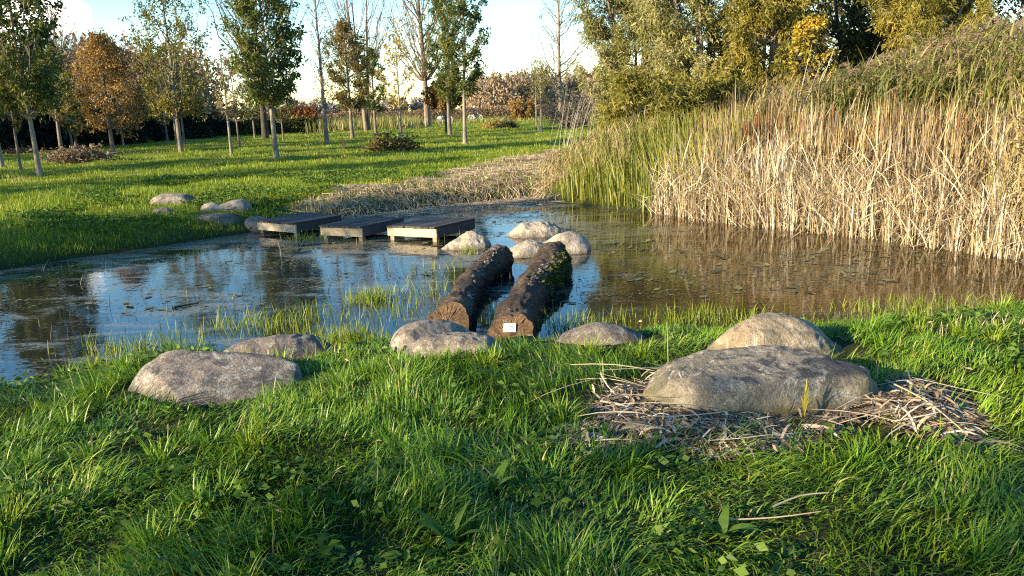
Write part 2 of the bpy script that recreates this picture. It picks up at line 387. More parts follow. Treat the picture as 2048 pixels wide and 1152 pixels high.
ROCKS = []          # footprints (x, y, a, b, rot) so grass keeps off
def icos(n):
    bm = bmesh.new(); bmesh.ops.create_icosphere(bm, subdivisions=n, radius=1)
    V = np.array([v.co[:] for v in bm.verts]); Fc = np.array([[v.index for v in f.verts] for f in bm.faces]); bm.free(); return V, Fc
ICO5, ICO4 = icos(6), icos(5)
def boulder(x0, x1, ytop, ybot, mat, label, depth_r=.7, blobs=None, rz=0.0, seed=0, flat=2.6, bury=.25, cuts=(), name='boulder', group='boulders round the pond', z=None, rough=1.0, hi=True):
    """silhouette in photo pixels: x0..x1 wide, ytop..ybot tall at its front foot"""
    cx = (x0+x1)/2
    p = plane(cx, ybot, 0.0) if z == 0 else gpix(cx, ybot)
    a = (x1-x0)/2*mpp(p); b = a*depth_r
    c0 = p+np.array([p[0], p[1], 0])/np.hypot(p[0], p[1])*b*.85         # centre is behind its front foot
    zg = 0 if z == 0 else float(ground(c0[None, :2])[0])
    a = (x1-x0)/2*mpp(c0)*1.05
    # height so that the crest meets ytop
    dtop = depth(c0)-b*.1
    d_ = F_+(cx-1024)/FPX*RX-(ytop-576)/FPX*UX; top = CAMZ+d_[2]*dtop
    h = max(.06, top-zg)
    V, Fc = ICO5 if hi else ICO4
    D = V.copy(); n = len(D)
    def exitr(center, ra, rb, rc, e):
        o = -np.array(center); q = np.array([ra, rb, rc]); O = o/q; Dq = D/q
        A = (Dq**2).sum(1); Bq = Dq@O; Cc = (O**2).sum()-1
        return (-Bq+np.sqrt(np.maximum(Bq**2-A*Cc, 1e-6)))/A
    bl = blobs or [(0, 0, 0, 1, 1, 1)]
    hh = h+bury; rs = []
    for (bx, by, bz, ra, rb, rc) in bl:
        rs.append(exitr((bx*a, by*b, bz*hh), ra*a, rb*b, rc*hh, flat))
    rs = np.array(rs); k = 14/(a)
    rr = np.log(np.exp(rs*k).sum(0))/k if len(rs) > 1 else rs[0]
    # squarer shoulders: blend to a superellipsoid
    q = np.abs(D/np.array([a, b, hh])); se = (q**flat).sum(1)**(-1/flat); el = (q**2).sum(1)**-.5
    rr = rr*(se/el)
    P = D*rr[:, None]
    s = 1/max(a, .2)
    nn = (vnoise(P+seed*7.3, 1.3*s, seed, 2)-.5)*.34 + (vnoise(P+seed*3.1, 3.5*s, seed+9, 3)-.5)*.10*rough + (vnoise(P, 14*s, seed+5, 2)-.5)*.03*rough
    P = P*(1+nn[:, None])
    for (nx_, ny_, nz_, dd) in cuts:                   # flat facets
        nv = unit(np.array([nx_, ny_, nz_], float)); sc = np.array([a, b, hh]); e = (P/sc)@nv-dd
        ee = np.maximum(e, 0)*.86; P = P-(ee[:, None]*nv)*sc
    rf = rng(seed+900)                                 # worn flat faces
    for q_ in range(7):
        nv = unit(np.array([rf.normal(), rf.normal(), abs(rf.normal())*.7+.1])); sc = np.array([a, b, hh]); Q_ = P/sc; e = Q_@nv; dd = np.max(e)*rf.uniform(.80, .92)
        P = P-(np.maximum(e-dd, 0)*.6*min(1, rough))[:, None]*nv*sc
    P = P*(1+(np.abs(vnoise(P, 5*s, seed+21, 3)-.5)*-.10*rough)[:, None])
    P[:, 0] *= a/np.abs(P[:, 0]).max(); P[:, 0] -= (P[:, 0].max()+P[:, 0].min())/2; P[:, 1] *= b/np.abs(P[:, 1]).max()
    pz = P[:, 2].max(); P[:, 2] = np.where(P[:, 2] > 0, P[:, 2]*hh/pz, P[:, 2])
    P[:, 2] -= bury
    ca, sa = math.cos(rz), math.sin(rz); P = P@np.array([[ca, sa, 0], [-sa, ca, 0], [0, 0, 1]])
    o = build(name, [(P, Fc, None, 0)], mat, smooth=True, loc=(c0[0], c0[1], zg)); tag(o, label, 'boulder', group)
    ROCKS.append((c0[0], c0[1], a, b, rz)); return o, c0, a, b, h
boulder(224, 604, 718, 806, ROCK_PINK, 'broad flat topped grey boulder lying in the grass at the left of the near bank', .62, rz=-.05, seed=11, flat=3.2, rough=.5, cuts=((.15, -.2, .97, .62), (-.7, -.6, .45, .72)), bury=.2)
boulder(408, 686, 670, 724, ROCK_DARK, 'dark reddish brown boulder at the water edge behind the flat grey boulder', .6, rz=.1, seed=5, flat=2.4, bury=.2)
boulder(752, 985, 640, 704, ROCK_PINK, 'rounded grey boulder in front of the near end of the left log', .75, rz=-.1, seed=21, flat=2.6, rough=.45, bury=.2, cuts=((.5, -.3, .8, .7),))
boulder(782, 1048, 664, 716, ROCK_GREY, 'low sloping grey boulder wedged in front of the two log ends', .55, rz=.05, seed=8, flat=2.4, bury=.2)
boulder(1080, 1334, 647, 694, ROCK_GREY, 'smooth low grey boulder half sunk in grass, right of the logs', .6, rz=0, seed=31, flat=2.3, bury=.3, rough=.35)
boulder(1408, 1722, 624, 726, ROCK_WARM, 'tan grey humped boulder at the water edge behind the biggest boulder', .65, rz=-.15, seed=14, flat=2.2, bury=.15, blobs=[(-.15, 0, 0, .85, 1, 1), (.35, 0, 0, .7, .8, .45)])
boulder(1286, 1762, 710, 836, ROCK_MOSSY, 'biggest mossy grey boulder ringed by dry straw on the near bank', .5, rz=.03, seed=41, flat=2.5, bury=.2, cuts=((0, -.1, .99, .66),))
boulder(872, 996, 462, 500, ROCK_TAN, 'pale boulder standing in the water beside the last jetty platform', .8, rz=.2, seed=3, flat=2.3, bury=.3, z=0)
boulder(984, 1184, 466, 514, ROCK_TAN, 'long pale saddle backed boulder in the water behind the log ends', .6, seed=23, flat=2.5, bury=.3, z=0, blobs=[(-.40, -.1, 0, .64, .95, .95), (.42, .1, 0, .58, .9, 1.0), (0, 0, 0, .85, .9, .72)])
boulder(1002, 1142, 442, 474, ROCK_TAN, 'pinkish pale boulder in the water, farthest of the three pale ones', .7, rz=.1, seed=13, flat=2.6, bury=.3, z=0)
boulder(300, 396, 386, 410, ROCK_GREY, 'domed grey stone in the sunny lawn, farthest from the water', .7, seed=61, bury=.1, hi=False)
boulder(304, 356, 414, 430, ROCK_GREY, 'smallest grey stone poking out of weeds on the far bank', .7, seed=62, bury=.1, hi=False)
boulder(404, 500, 400, 421, ROCK_TAN, 'pale blocky stone with a notch lying on the far lawn', .6, seed=63, flat=3.4, bury=.1, hi=False, blobs=[(-.5, 0, 0, .5, .9, .85), (.3, 0, 0, .68, .9, 1)])
boulder(384, 480, 431, 447, ROCK_GREY, 'flat grey stone half sunk on the shaded far bank', .8, seed=64, bury=.1, hi=False)
boulder(484, 566, 430, 453, ROCK_GREY, 'grey stone at the shore touching the first jetty platform', .8, seed=65, bury=.15, hi=False)

# ------------------------------------------------------------ logs
def log_mat():
    m, t, o = newmat('wet_bark')
    tcn = t.nodes.new('ShaderNodeTexCoord')
    n1 = noise(t, 3, 8, .65); n2 = noise(t, 22, 7, .7, dist=.8)
    col = ramp(t, n1, [(.024, .018, .014), (.085, .058, .036), (.19, .125, .07)], [.34, .5, .68])
    col = mix(t, .9, col, ramp(t, n2, [(.12, .12, .12), (1.6, 1.5, 1.4)], [.36, .66]), 'MULTIPLY')
    li = ramp(t, noise(t, 11, 8, .75, dist=.7), [(0, 0, 0), (1, 1, 1)], [.62, .68])
    col = mix(t, smath(t, 'MULTIPLY', li, .4), col, (.24, .22, .19))
    sep = t.nodes.new('ShaderNodeSeparateXYZ'); t.links.new(tcn.outputs['Object'], sep.inputs[0])
    wet = smath(t, 'MULTIPLY', smath(t, 'SUBTRACT', smath(t, 'ADD', .06, smath(t, 'MULTIPLY', n1, .22)), sep.outputs[2]), 14, True)   # soaked bark near the water line
    col = mix(t, wet, col, (.012, .010, .009))
    principled(t, o, col, .75, .3, bump(t, smath(t, 'ADD', n2, n1), 1.0, .09)); return m
def cut_mat():
    m, t, o = newmat('sawn_wood')
    c = t.nodes.new('ShaderNodeTexCoord'); n1 = noise(t, 5, 5, .6); n2 = noise(t, 40, 6, .7)
    dn = vmath(t, 'DISTANCE', c.outputs['Generated'], (.5, .5, .5)).outputs['Value']
    rg = smath(t, 'SINE', smath(t, 'ADD', smath(t, 'MULTIPLY', dn, 95), smath(t, 'MULTIPLY', n1, 9)))
    col = ramp(t, n1, [(.05, .031, .018), (.11, .066, .033), (.175, .11, .058)], [.3, .5, .7])
    col = mix(t, .8, col, ramp(t, n2, [(.35, .35, .35), (1.25, 1.25, 1.25)], [.34, .66]), 'MULTIPLY')
    col = mix(t, smath(t, 'MULTIPLY', smath(t, 'ADD', rg, 1.0), .05), col, mix(t, 1.0, col, (.35, .32, .3), 'MULTIPLY'))
    sp = t.nodes.new('ShaderNodeSeparateXYZ'); t.links.new(c.outputs['Generated'], sp.inputs[0])
    wet = smath(t, 'MULTIPLY', smath(t, 'SUBTRACT', smath(t, 'ADD', .10, smath(t, 'MULTIPLY', n1, .6)), sp.outputs[2]), 6, True)   # soaked lower edge
    col = mix(t, smath(t, 'MULTIPLY', wet, .85), col, (.016, .012, .010))
    principled(t, o, col, .8, .2, bump(t, smath(t, 'ADD', n2, smath(t, 'MULTIPLY', rg, .03)), .7, .015)); return m
BARK_LOG, CUT = log_mat(), cut_mat()
FUNGUS = leafmat('bracket_fungus', [(.10, .085, .07), (.26, .215, .19), (.08, .065, .055)], None, .1, .8)
MOSS = leafmat('moss_green', [(.025, .03, .006), (.07, .08, .012), (.11, .11, .02)], None, .2, .8)
def catmull(pts, n):
    pts = np.asarray(pts, float); t = np.linspace(0, len(pts)-1, n); i = np.clip(t.astype(int), 0, len(pts)-2); f = (t-i)[:, None]
    g = lambda k: pts[np.clip(k, 0, len(pts)-1)]
    p0, p1, p2, p3 = g(i-1), g(i), g(i+1), g(i+2)
    return .5*(2*p1+(p2-p0)*f+(2*p0-5*p1+4*p2-p3)*f**2+(3*p1-p0-3*p2+p3)*f**3)
def make_log(pix, zs, rad, label, seed, slope_len, fungi, moss_side, plaque):
    pts = np.array([plane(x, y, z) for (x, y), z in zip(pix, zs)])
    r = rng(seed); K, S = 150, 84
    A = catmull(pts, K); Rr = np.interp(np.linspace(0, 1, K), np.linspace(0, 1, len(rad)), rad)
    root = empty('log', (A[0][0], A[0][1], 0), label, 'log', 'logs lying in the water'); org = np.array([A[0][0], A[0][1], 0])
    V, Fq = tubes(A[None], Rr[None], S)
    sidx = np.repeat(np.arange(K), S); cen = A[sidx]; out_ = V-cen
    s_len = np.r_[0, np.cumsum(np.linalg.norm(np.diff(A, axis=0), axis=1))][sidx]
    nn = (vnoise(V, 2.2, seed, 2)-.5)*.62+(vnoise(V*np.array([1, .5, 1]), 8, seed+1, 3)-.5)*.34-np.abs(vnoise(V*np.array([1, .25, 1]), 16, seed+6, 2)-.5)*.22+(vnoise(V*np.array([1, .4, 1]), 34, seed+4, 2)-.5)*.13
    V = cen+out_*(1+nn[:, None])
    rl = Rr[sidx]
    V1, f1 = cap_fan(V, K, S, True); V2, f2 = cap_fan(V1, K, S, False)
    o = build('bark', [(V2-org, Fq, None, 0), (V2-org, f1, None, 0), (V2-org, f2, None, 0)], BARK_LOG, root, True)
    # the slanting saw cut across the near end
    T = unit((A[6]-A[0])*np.array([1, 1, 0])); n_ = unit(np.array([-T[0]*1.45*Rr[0], -T[1]*1.45*Rr[0], slope_len])); p0 = A[0]-org-np.array([0, 0, .30*Rr[0]])
    bm = bmesh.new(); bm.from_mesh(o.data); bmesh.ops.remove_doubles(bm, verts=bm.verts[:], dist=1e-5)
    g = bmesh.ops.bisect_plane(bm, geom=bm.verts[:]+bm.edges[:]+bm.faces[:], plane_co=p0, plane_no=n_, clear_outer=True)
    rim = [e for e in g['geom_cut'] if isinstance(e, bmesh.types.BMEdge)]
    loop = np.array([v.co[:] for v in {v for e in rim for v in e.verts}]); bm.to_mesh(o.data); bm.free()
    c0 = loop.mean(0); up = unit(np.array([T[0]*slope_len, T[1]*slope_len, 1.45*Rr[0]])); sd = unit(np.cross(up, [0, 0, 1.])); nz = np.cross(sd, up)
    if nz[2] < 0: nz = -nz
    an = np.arctan2((loop-c0)@up, (loop-c0)@sd); loop = loop[np.argsort(an)]; m_ = len(loop)
    rings = [c0+(loop-c0)*q+nz*(.004+r.normal(0, .0025, (m_, 1))*(q < 1)) for q in (1, .8, .6, .4, .2)]
    vv = np.vstack(rings+[c0[None]+nz*.004]); ff = []
    for a_ in range(4):
        ff += [[a_*m_+i, a_*m_+(i+1) % m_, (a_+1)*m_+(i+1) % m_, (a_+1)*m_+i] for i in range(m_)]
    tri = np.array([[4*m_+i, 4*m_+(i+1) % m_, 5*m_] for i in range(m_)])
    build('sawn_face', [(vv, np.array(ff), None, 0), (vv, tri, None, 0)], CUT, root)
    # rows of pale bracket fungus
    tops = V.reshape(K, S, 3); parts = []
    for (u0, u1, ang, cnt) in fungi:
        us = r.uniform(u0, u1, cnt); k = (us*(K-1)).astype(int)
        jmax = np.argmax(tops[k][:, :, 2]+tops[k][:, :, 0]*ang, axis=1)
        jj = (jmax+np.round(r.normal(0, 2.0, cnt)).astype(int)) % S
        c = tops[k, jj]-org; nrm = unit(tops[k, jj]-A[k])
        for q in range(cnt):
            rr = r.uniform(.008, .026); az = r.uniform(0, 6.28, 1)[0]
            e1 = unit(np.cross(nrm[q], [0, 0, 1.01])); e2 = np.cross(nrm[q], e1)
            th = np.linspace(0, 2*np.pi, 8)[:-1]; rad_ = rr*r.uniform(.45, 1.4, 7)
            rim = c[q]+nrm[q]*.007+(e1*np.cos(th)[:, None]+e2*np.sin(th)[:, None])*rad_[:, None]+nrm[q]*r.normal(0, .006, (7, 1))
            cc = c[q]+nrm[q]*.011; base_ = c[q]-nrm[q]*.01
            vv = np.vstack([rim, cc, base_]); ff = [[i, (i+1) % 7, 7] for i in range(7)]+[[(i+1) % 7, i, 8] for i in range(7)]
            parts.append((vv, np.array(ff), r.uniform(0, 1), 0))
    if parts: fu = build('fungus_crust', parts, FUNGUS, root); fu['kind'] = 'stuff'  # the bracket fungus, all pieces in one mesh
    if moss_side:
        n = 2600; k = r.integers(int(K*.34), K-2, n); jj = []
        sx = tops[k][:, :, 0]-A[k][:, None, 0]+.35*(tops[k][:, :, 2]-A[k][:, None, 2])
        jj = (np.argmax(sx, axis=1)+np.round(r.normal(0, 5, n)).astype(int)) % S
        c = tops[k, jj]; keep = vnoise(c, 4, 77, 2) > .5; c = c[keep]; nr = unit(c-A[k][keep])
        v_, f_ = leaves(r, c-org, r.uniform(.02, .06, len(c)), r.uniform(.006, .015, len(c)), nr+r.normal(0, .6, nr.shape)+np.array([0, 0, -.3]))
        mo = build('moss', [(v_, f_, r.uniform(0, 1, len(f_)), 0)], MOSS, root)
    if plaque:
        cen_ = c0+org+up*.085-sd*.01*np.sign(sd[0])
        if sd[0] < 0: sd = -sd
        ax = np.array([sd, up, nz]); v_, f_ = box(cen_+nz*.010-org, .052, .042, .005, ax=ax)
        pl = build('plaque', [(v_, f_, None, 0)], plainmat('white_enamel', (.78, .78, .76), .4, .05), root); pl['label'] = 'small white plate with grey printed lines'
        prt = []
        for row_i in range(4):
            ln = (.034, .030, .034, .022)[row_i]
            v_, f_ = box(cen_+nz*.0165+sd*(-.008+ln-.012 if row_i else .018)+up*(.026-row_i*.017)-org, ln*.55, .0042, .0012, ax=ax); prt.append((v_, f_, None, 0))
        build('print', prt, plainmat('grey_print', (.12, .12, .13), .6, .05), pl)
    return root
make_log([(890, 668), (919, 616), (945, 567), (980, 537), (1000, 518)], [.03, .06, .08, .11, .14], [.205, .17, .15, .165, .185],
         'left one of two dark logs, straight, its near end behind a grey boulder', 5, .30, [(.62, .95, .1, 34), (.25, .5, .8, 10)], False, False)
make_log([(1018, 690), (1045, 614), (1084, 567), (1099, 532), (1108, 510)], [.02, .05, .08, .12, .17], [.20, .205, .20, .20, .205],
         'right one of two dark logs, curved, mossy, white plaque on its sawn end', 9, .34, [(.30, .60, .4, 46), (.36, .6, .8, 14)], True, True)

# ------------------------------------------------------------ jetty platforms
def plankmat(name, ca, cb):
    m, t, o = newmat(name)
    a = t.nodes.new('ShaderNodeAttribute'); a.attribute_name = 'rnd'
    tcn = t.nodes.new('ShaderNodeTexCoord'); mp = t.nodes.new('ShaderNodeMapping'); mp.inputs['Scale'].default_value = (1, 1, 6); t.links.new(tcn.outputs['Object'], mp.inputs[0])
    n = noise(t, 6, 8, .7, vec=mp.outputs[0])
    f = smath(t, 'ADD', smath(t, 'MULTIPLY', a.outputs['Fac'], .3), smath(t, 'MULTIPLY', n, .8))
    principled(t, o, ramp(t, f, [ca, cb], [.3, .75]), .75, .3, bump(t, n, .4, .01)); return m
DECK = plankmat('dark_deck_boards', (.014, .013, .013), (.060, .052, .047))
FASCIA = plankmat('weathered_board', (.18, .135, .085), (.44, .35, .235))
SIDEB = plankmat('shaded_side_board', (.03, .028, .028), (.075, .065, .06))  # dark copy of the board wood, shade on the sides put into colour
POST = plankmat('weathered_post', (.13, .10, .07), (.30, .23, .15))
def jetty(FL, FR, BR, label, seed):
    zt = .235; r = rng(seed)
    A, B, D = plane(*FL, zt), plane(*FR, zt), plane(*BR, zt)
    ex = unit(B-A); wx = np.linalg.norm(B-A); dv = D-B
    ey = dv-ex*(dv@ex)*.35; ly = np.linalg.norm(ey); ey = unit(ey); ly = min(ly, 2.2)
    root = empty('jetty_platform', (A[0], A[1], 0), label, 'jetty', 'wooden jetty platforms'); org = np.array([A[0], A[1], 0.])
    ez = np.array([0, 0, 1.]); ax = np.array([ex, ey, ez])
    L = lambda u, v, z: A*np.array([1, 1, 0])-org+ex*u+ey*v+ez*z
    n = 8; pw = wx/n; ps = []
    for i in range(n):
        v_, f_ = box(L((i+.5)*pw, ly/2-.015+r.normal(0, .004), zt-.014+r.normal(0, .002)), pw/2-.006, ly/2+.02, .014, ax=ax); ps.append((v_, f_, r.uniform(0, 1), 0))
    build('deck', ps, DECK, root)
    hb = .068
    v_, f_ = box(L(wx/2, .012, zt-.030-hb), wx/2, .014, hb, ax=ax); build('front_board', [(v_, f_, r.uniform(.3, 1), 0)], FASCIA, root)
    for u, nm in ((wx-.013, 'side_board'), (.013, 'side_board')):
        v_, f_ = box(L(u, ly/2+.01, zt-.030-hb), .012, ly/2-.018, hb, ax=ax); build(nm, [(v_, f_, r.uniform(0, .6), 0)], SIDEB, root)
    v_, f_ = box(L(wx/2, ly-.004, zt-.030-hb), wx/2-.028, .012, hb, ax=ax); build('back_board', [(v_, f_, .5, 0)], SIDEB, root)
    for u in (.06, wx-.06):
        for v in (.065, ly-.07):
            v_, f_ = box(L(u, v, -.22), .035, .035, .42, ax=ax); build('post', [(v_, f_, r.uniform(0, 1), 0)], POST, root)
    return A, B, D
jetty((514, 440), (590, 446), (683, 430), 'jetty platform nearest the bank, dark deck touching the grey shore stone', 1)
jetty((640, 450), (723, 453), (813, 435), 'middle jetty platform with a sprig of dry grass on its deck', 2)
jetty((774, 450), (872, 454), (957, 437), 'jetty platform farthest from the bank with the palest front board', 3)
# ------------------------------------------------------------ trees
LM = {
 'ash_green': leafmat('leaf_ash_green', [(.03, .055, .014), (.075, .105, .02), (.17, .165, .028)]),
 'ash_olive': leafmat('leaf_ash_olive', [(.06, .075, .014), (.14, .14, .025), (.25, .20, .035)]),
 'brown_green': leafmat('leaf_brown_green', [(.055, .06, .015), (.13, .105, .022), (.22, .14, .03)]),
 'orange': leafmat('leaf_orange', [(.14, .085, .025), (.26, .155, .045), (.35, .23, .06)]),
 'rust': leafmat('leaf_rust', [(.13, .085, .055), (.23, .15, .09), (.30, .21, .13)]),
 'yellow': leafmat('leaf_yellow', [(.20, .14, .02), (.36, .25, .03), (.40, .30, .06)]),
 'gold': leafmat('leaf_gold', [(.12, .13, .018), (.30, .22, .025), (.43, .30, .04)]),
 'willow_pale': leafmat('leaf_willow_pale', [(.10, .11, .03), (.23, .225, .07), (.38, .34, .17)]),
 'willow_olive': leafmat('leaf_willow_olive', [(.09, .09, .015), (.20, .18, .028), (.31, .25, .055)]),
 'dark_green': leafmat('leaf_dark_green', [(.03, .045, .012), (.075, .085, .02), (.15, .14, .03)]),
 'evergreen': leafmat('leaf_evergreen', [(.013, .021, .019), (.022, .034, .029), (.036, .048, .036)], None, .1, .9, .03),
 'far': leafmat('leaf_far_haze_tint', [(.17, .165, .185), (.235, .21, .205), (.31, .255, .21)], None, .15, .9, .05),  # distance haze put into the leaf colour, bluish and pale
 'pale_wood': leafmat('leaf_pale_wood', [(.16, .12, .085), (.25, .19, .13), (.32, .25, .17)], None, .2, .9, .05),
 'hedge_red': leafmat('leaf_hedge_red', [(.13, .06, .03), (.24, .11, .045), (.28, .15, .06)]),
 'grey_twig': leafmat('leaf_grey', [(.14, .11, .08), (.22, .18, .13), (.28, .23, .16)]),
}
BK = {
 'pale': barkmat('bark_pale', (.13, .11, .085), (.27, .235, .185)),
 'grey': barkmat('bark_grey', (.09, .075, .06), (.22, .185, .15)),
 'dark': barkmat('bark_dark', (.03, .026, .022), (.08, .065, .05)),
 'brown': barkmat('bark_brown', (.10, .075, .05), (.24, .18, .13)),
}
def make_tree(root, H, hb, R, rt, leaf, bark, seed, limbs=26, twigs=9, lpt=14, ll=.13, lw=.028, up=1.0, shape='oval', lean=(0, 0), droop=.35,
              twig_len=.30, stems=1, spread=.25, leader=1.0, twig_r=.006, bare_low=0.0, lr=.30, extra=None, leafy_from=0.0):
    r = rng(seed)
    K = 10; u = np.linspace(0, 1, K)
    TP, TR = [], []
    for s in range(stems):
        a = r.uniform(0, 6.28); e = (np.array([math.cos(a), math.sin(a)])*spread*R if stems > 1 else np.array([0., 0.]))
        hs = H*(r.uniform(.75, 1.0) if stems > 1 else leader)
        wob = np.cumsum(r.normal(0, .012*H/K*3, (K, 2)), 0); wob -= u[:, None]*wob[-1]*.5
        p = np.c_[(e*u[:, None]**1.1)*1.6+wob*(u[:, None])+np.array(lean)*u[:, None]*H+(e*.15 if stems > 1 else 0), u*hs-.05]
        TP.append(p); TR.append(rt*(1-.9*u**1.1)*(1+.28*np.exp(-u*K*1.9))+.004)
    TP, TR = np.array(TP), np.array(TR)
    tv, tf = tubes(TP, TR, 9)
    # limbs
    n = limbs; t = (np.arange(n)+r.uniform(0, 1, n))/n
    si = r.integers(0, stems, n)
    ze = hb+(t**.9)*(H*.97-hb)
    prof = {'oval': np.sin(np.pi*np.clip(t*.86+.10, 0, 1))**.75, 'cone': (1-t)**.7*.95+.08, 'vase': .35+.65*np.sin(np.pi*np.clip(t*.75+.12, 0, 1)), 'column': .75*np.sin(np.pi*np.clip(t*.8+.15, 0, 1))**.5,
            'round': np.sqrt(np.clip(1-(2*t-.9)**2, .05, 1))}[shape]
    re = R*prof*r.uniform(.6, 1.12, n); ph = np.arange(n)*2.39996+r.normal(0, .35, n)
    zs = np.clip(ze-re*up*r.uniform(.7, 1.3, n), hb*.86, H*.93); zs = np.minimum(zs, ze-.05*R)
    def onstem(z):
        f = np.clip(z/ TP[si, -1, 2], 0, .995)*(K-1); i = f.astype(int); g = (f-i)[:, None]
        return TP[si, i]*(1-g)+TP[si, i+1]*g, TR[si, i]
    st, sr = onstem(zs)
    en = st*np.array([1, 1, 0])+np.c_[np.cos(ph)*re, np.sin(ph)*re, ze]
    KL = 6; ul = np.linspace(0, 1, KL)
    mid = np.stack([(st[:, None, 0]+(en-st)[:, None, 0]*ul**.9), (st[:, None, 1]+(en-st)[:, None, 1]*ul**.9), (st[:, None, 2]+(en-st)[:, None, 2]*ul**1.25)], -1)
    jit = r.normal(0, .035, (n, KL, 3))*re[:, None, None]; jit[:, 0] = 0; mid = mid+jit
    r0 = np.clip(sr*.45, .006, .012+re*.014)
    LR = r0[:, None]*(1-.8*ul)+.003
    lv, lf = tubes(mid, LR, 5)
    # twigs (every limb, plus the leaders' tops)
    m = twigs; ut = r.uniform(.30, 1.0, (n, m)); f = ut*(KL-1.001); i = f.astype(int); g = (f-i)[..., None]
    li = np.arange(n)[:, None]; tb = mid[li, i]*(1-g)+mid[li, i+1]*g; ld = unit(mid[li, i+1]-mid[li, i])
    tb = tb.reshape(-1, 3); ld = ld.reshape(-1, 3)
    ntop = max(4, int(limbs*.35)); sj = r.integers(0, stems, ntop); fz = r.uniform(.70, .999, ntop)*(K-1); iz = np.minimum(fz.astype(int), K-2); gz = (fz-iz)[:, None]
    tb = np.vstack([tb, TP[sj, iz]*(1-gz)+TP[sj, iz+1]*gz]); ld = np.vstack([ld, np.tile([0, 0, 1.], (ntop, 1))])
    N = len(tb); td = unit(ld*.75+unit(r.normal(size=(N, 3)))*.8+np.array([0, 0, .25]))
    tl = R*twig_len*r.uniform(.45, 1.15, N)
    ut3 = np.array([0, .5, 1.]); tw = tb[:, None]+td[:, None]*tl[:, None, None]*ut3[None, :, None]; tw[:, 2, 2] -= tl*droop*.6; tw[:, 1] += r.normal(0, .06, (N, 3))*tl[:, None]
    wv, wf = tubes(tw, np.tile(np.array([1.0, .75, .4])*twig_r, (N, 1)), 3)
    trunk = build('trunk', [(tv, tf, None, 0), (lv, lf, None, 0)], BK[bark], root, True)
    parts = [(wv, wf, None, 0)]
    # leaves along the twigs
    if lpt > 0:
        sel = np.ones(N, bool)
        if leafy_from: sel = vnoise(tb, 1.1/max(R, .5)*1.4, seed+3, 1) > leafy_from
        idx = np.where(sel)[0]; q = np.repeat(idx, max(1, int(round(lpt*(1.35 if lpt > 6 else 1))))); v = r.uniform(.2, 1.08, len(q))[:, None]
        lp = np.where(v < .5, tw[q, 0]*(1-2*v)+tw[q, 1]*2*v, tw[q, 1]*(2-2*v)+tw[q, 2]*(2*v-1))+r.normal(0, 1, (len(q), 3))*(R*.045)
        dr = unit(td[q]*.5+unit(r.normal(size=(len(q), 3)))*.9-np.array([0, 0, droop]))
        sz = r.uniform(.6, 1.3, len(q))
        v_, f_ = leaves(r, lp, ll*sz, lw*sz, dr)
        clump = vnoise(lp, 1.6/max(R, .6), seed+7, 2); rv = np.clip(.5+(clump-.5)*1.3+r.normal(0, .2, len(q)), 0, 1)
        parts.append((v_, f_, rv, 1))
    cr = build('crown', parts, [BK[bark], LM[leaf]], root)
    return trunk, cr
def tree(px, py, top, cb, hw, tw, leaf, bark, label, seed, group='young trees on the lawn', cat='tree', name='tree', d=None, cx=None, **kw):
    """photo pixels: foot (px,py), top row, crown bottom row, half width, trunk width"""
    if d is None: p = gpix(px, py)
    else:
        rr = F_+(px-1024)/FPX*RX; t = d/rr[1]; xy = rr[:2]*t; p = np.array([xy[0], xy[1], float(ground(xy[None])[0])])
    s = mpp(p); 
    if d is not None: py = float(project(p[None])[1][0])
    H, hb, R, rt = (py-top)*s, (py-cb)*s, hw*s, tw*s*.34
    lx = ((cx-px)*s/H if cx is not None else 0)
    root = empty(name, p, label, cat, group)
    make_tree(root, H, hb, R, rt, leaf, bark, seed, lean=(lx, 0), **kw)
    return root
G2 = 'bare poplars behind the lawn'
A = dict(limbs=44, twigs=12, lpt=19, ll=.165, lw=.036)
tree(4, 334, -40, 215, 60, 13, 'ash_olive', 'pale', 'ash tree cut by the left edge of the picture', 101, **A)
tree(42, 341, 110, 250, 34, 8, 'brown_green', 'grey', 'thin dark stemmed young tree with bare low twigs, between two pale trunks at far left', 102, limbs=16, twigs=6, lpt=8)
tree(80, 351, -95, 222, 92, 14, 'ash_green', 'pale', 'ash tree with the brightest pale leaning trunk, nearest tree at the left', 103, limbs=60, twigs=12, lpt=14, leafy_from=.30, ll=.15, lw=.032)
tree(90, 303, 140, 240, 30, 6, 'ash_olive', 'grey', 'slender grey sapling in front of the dark hedge, left of the brush heap', 104, limbs=16, twigs=7, lpt=10)
tree(124, 308, 95, 232, 48, 11, 'ash_olive', 'grey', 'olive leaved tree standing directly behind the left brush heap', 105, limbs=30, twigs=9, lpt=15)
tree(146, 302, 170, 262, 30, 7, 'ash_olive', 'grey', 'twin slim trunk, left stem, with low olive sprigs by the brush heap', 106, limbs=18, twigs=8, lpt=12)
tree(154, 301, 150, 255, 28, 6, 'ash_olive', 'grey', 'twin slim trunk, right stem, with low olive sprigs by the brush heap', 107, limbs=16, twigs=8, lpt=12)
tree(227, 309, 78, 250, 78, 12, 'orange', 'grey', 'tree with orange brown autumn crown and narrow top', 108, limbs=46, twigs=13, lpt=17, shape='cone', up=.55, ll=.10, lw=.03)
tree(247, 293, 120, 225, 50, 6, 'rust', 'pale', 'slim pale trunk with rusty twigs right behind the orange tree', 109, limbs=26, twigs=9, lpt=8)
tree(336, 288, 150, 245, 30, 5, 'ash_olive', 'grey', 'thin olive sapling left of the big forked ash', 110, limbs=16, twigs=7, lpt=10)
tree(355, 291, 90, 215, 42, 9, 'ash_olive', 'pale', 'straight pale trunk close behind the big forked ash', 111, limbs=24, twigs=8, lpt=12)
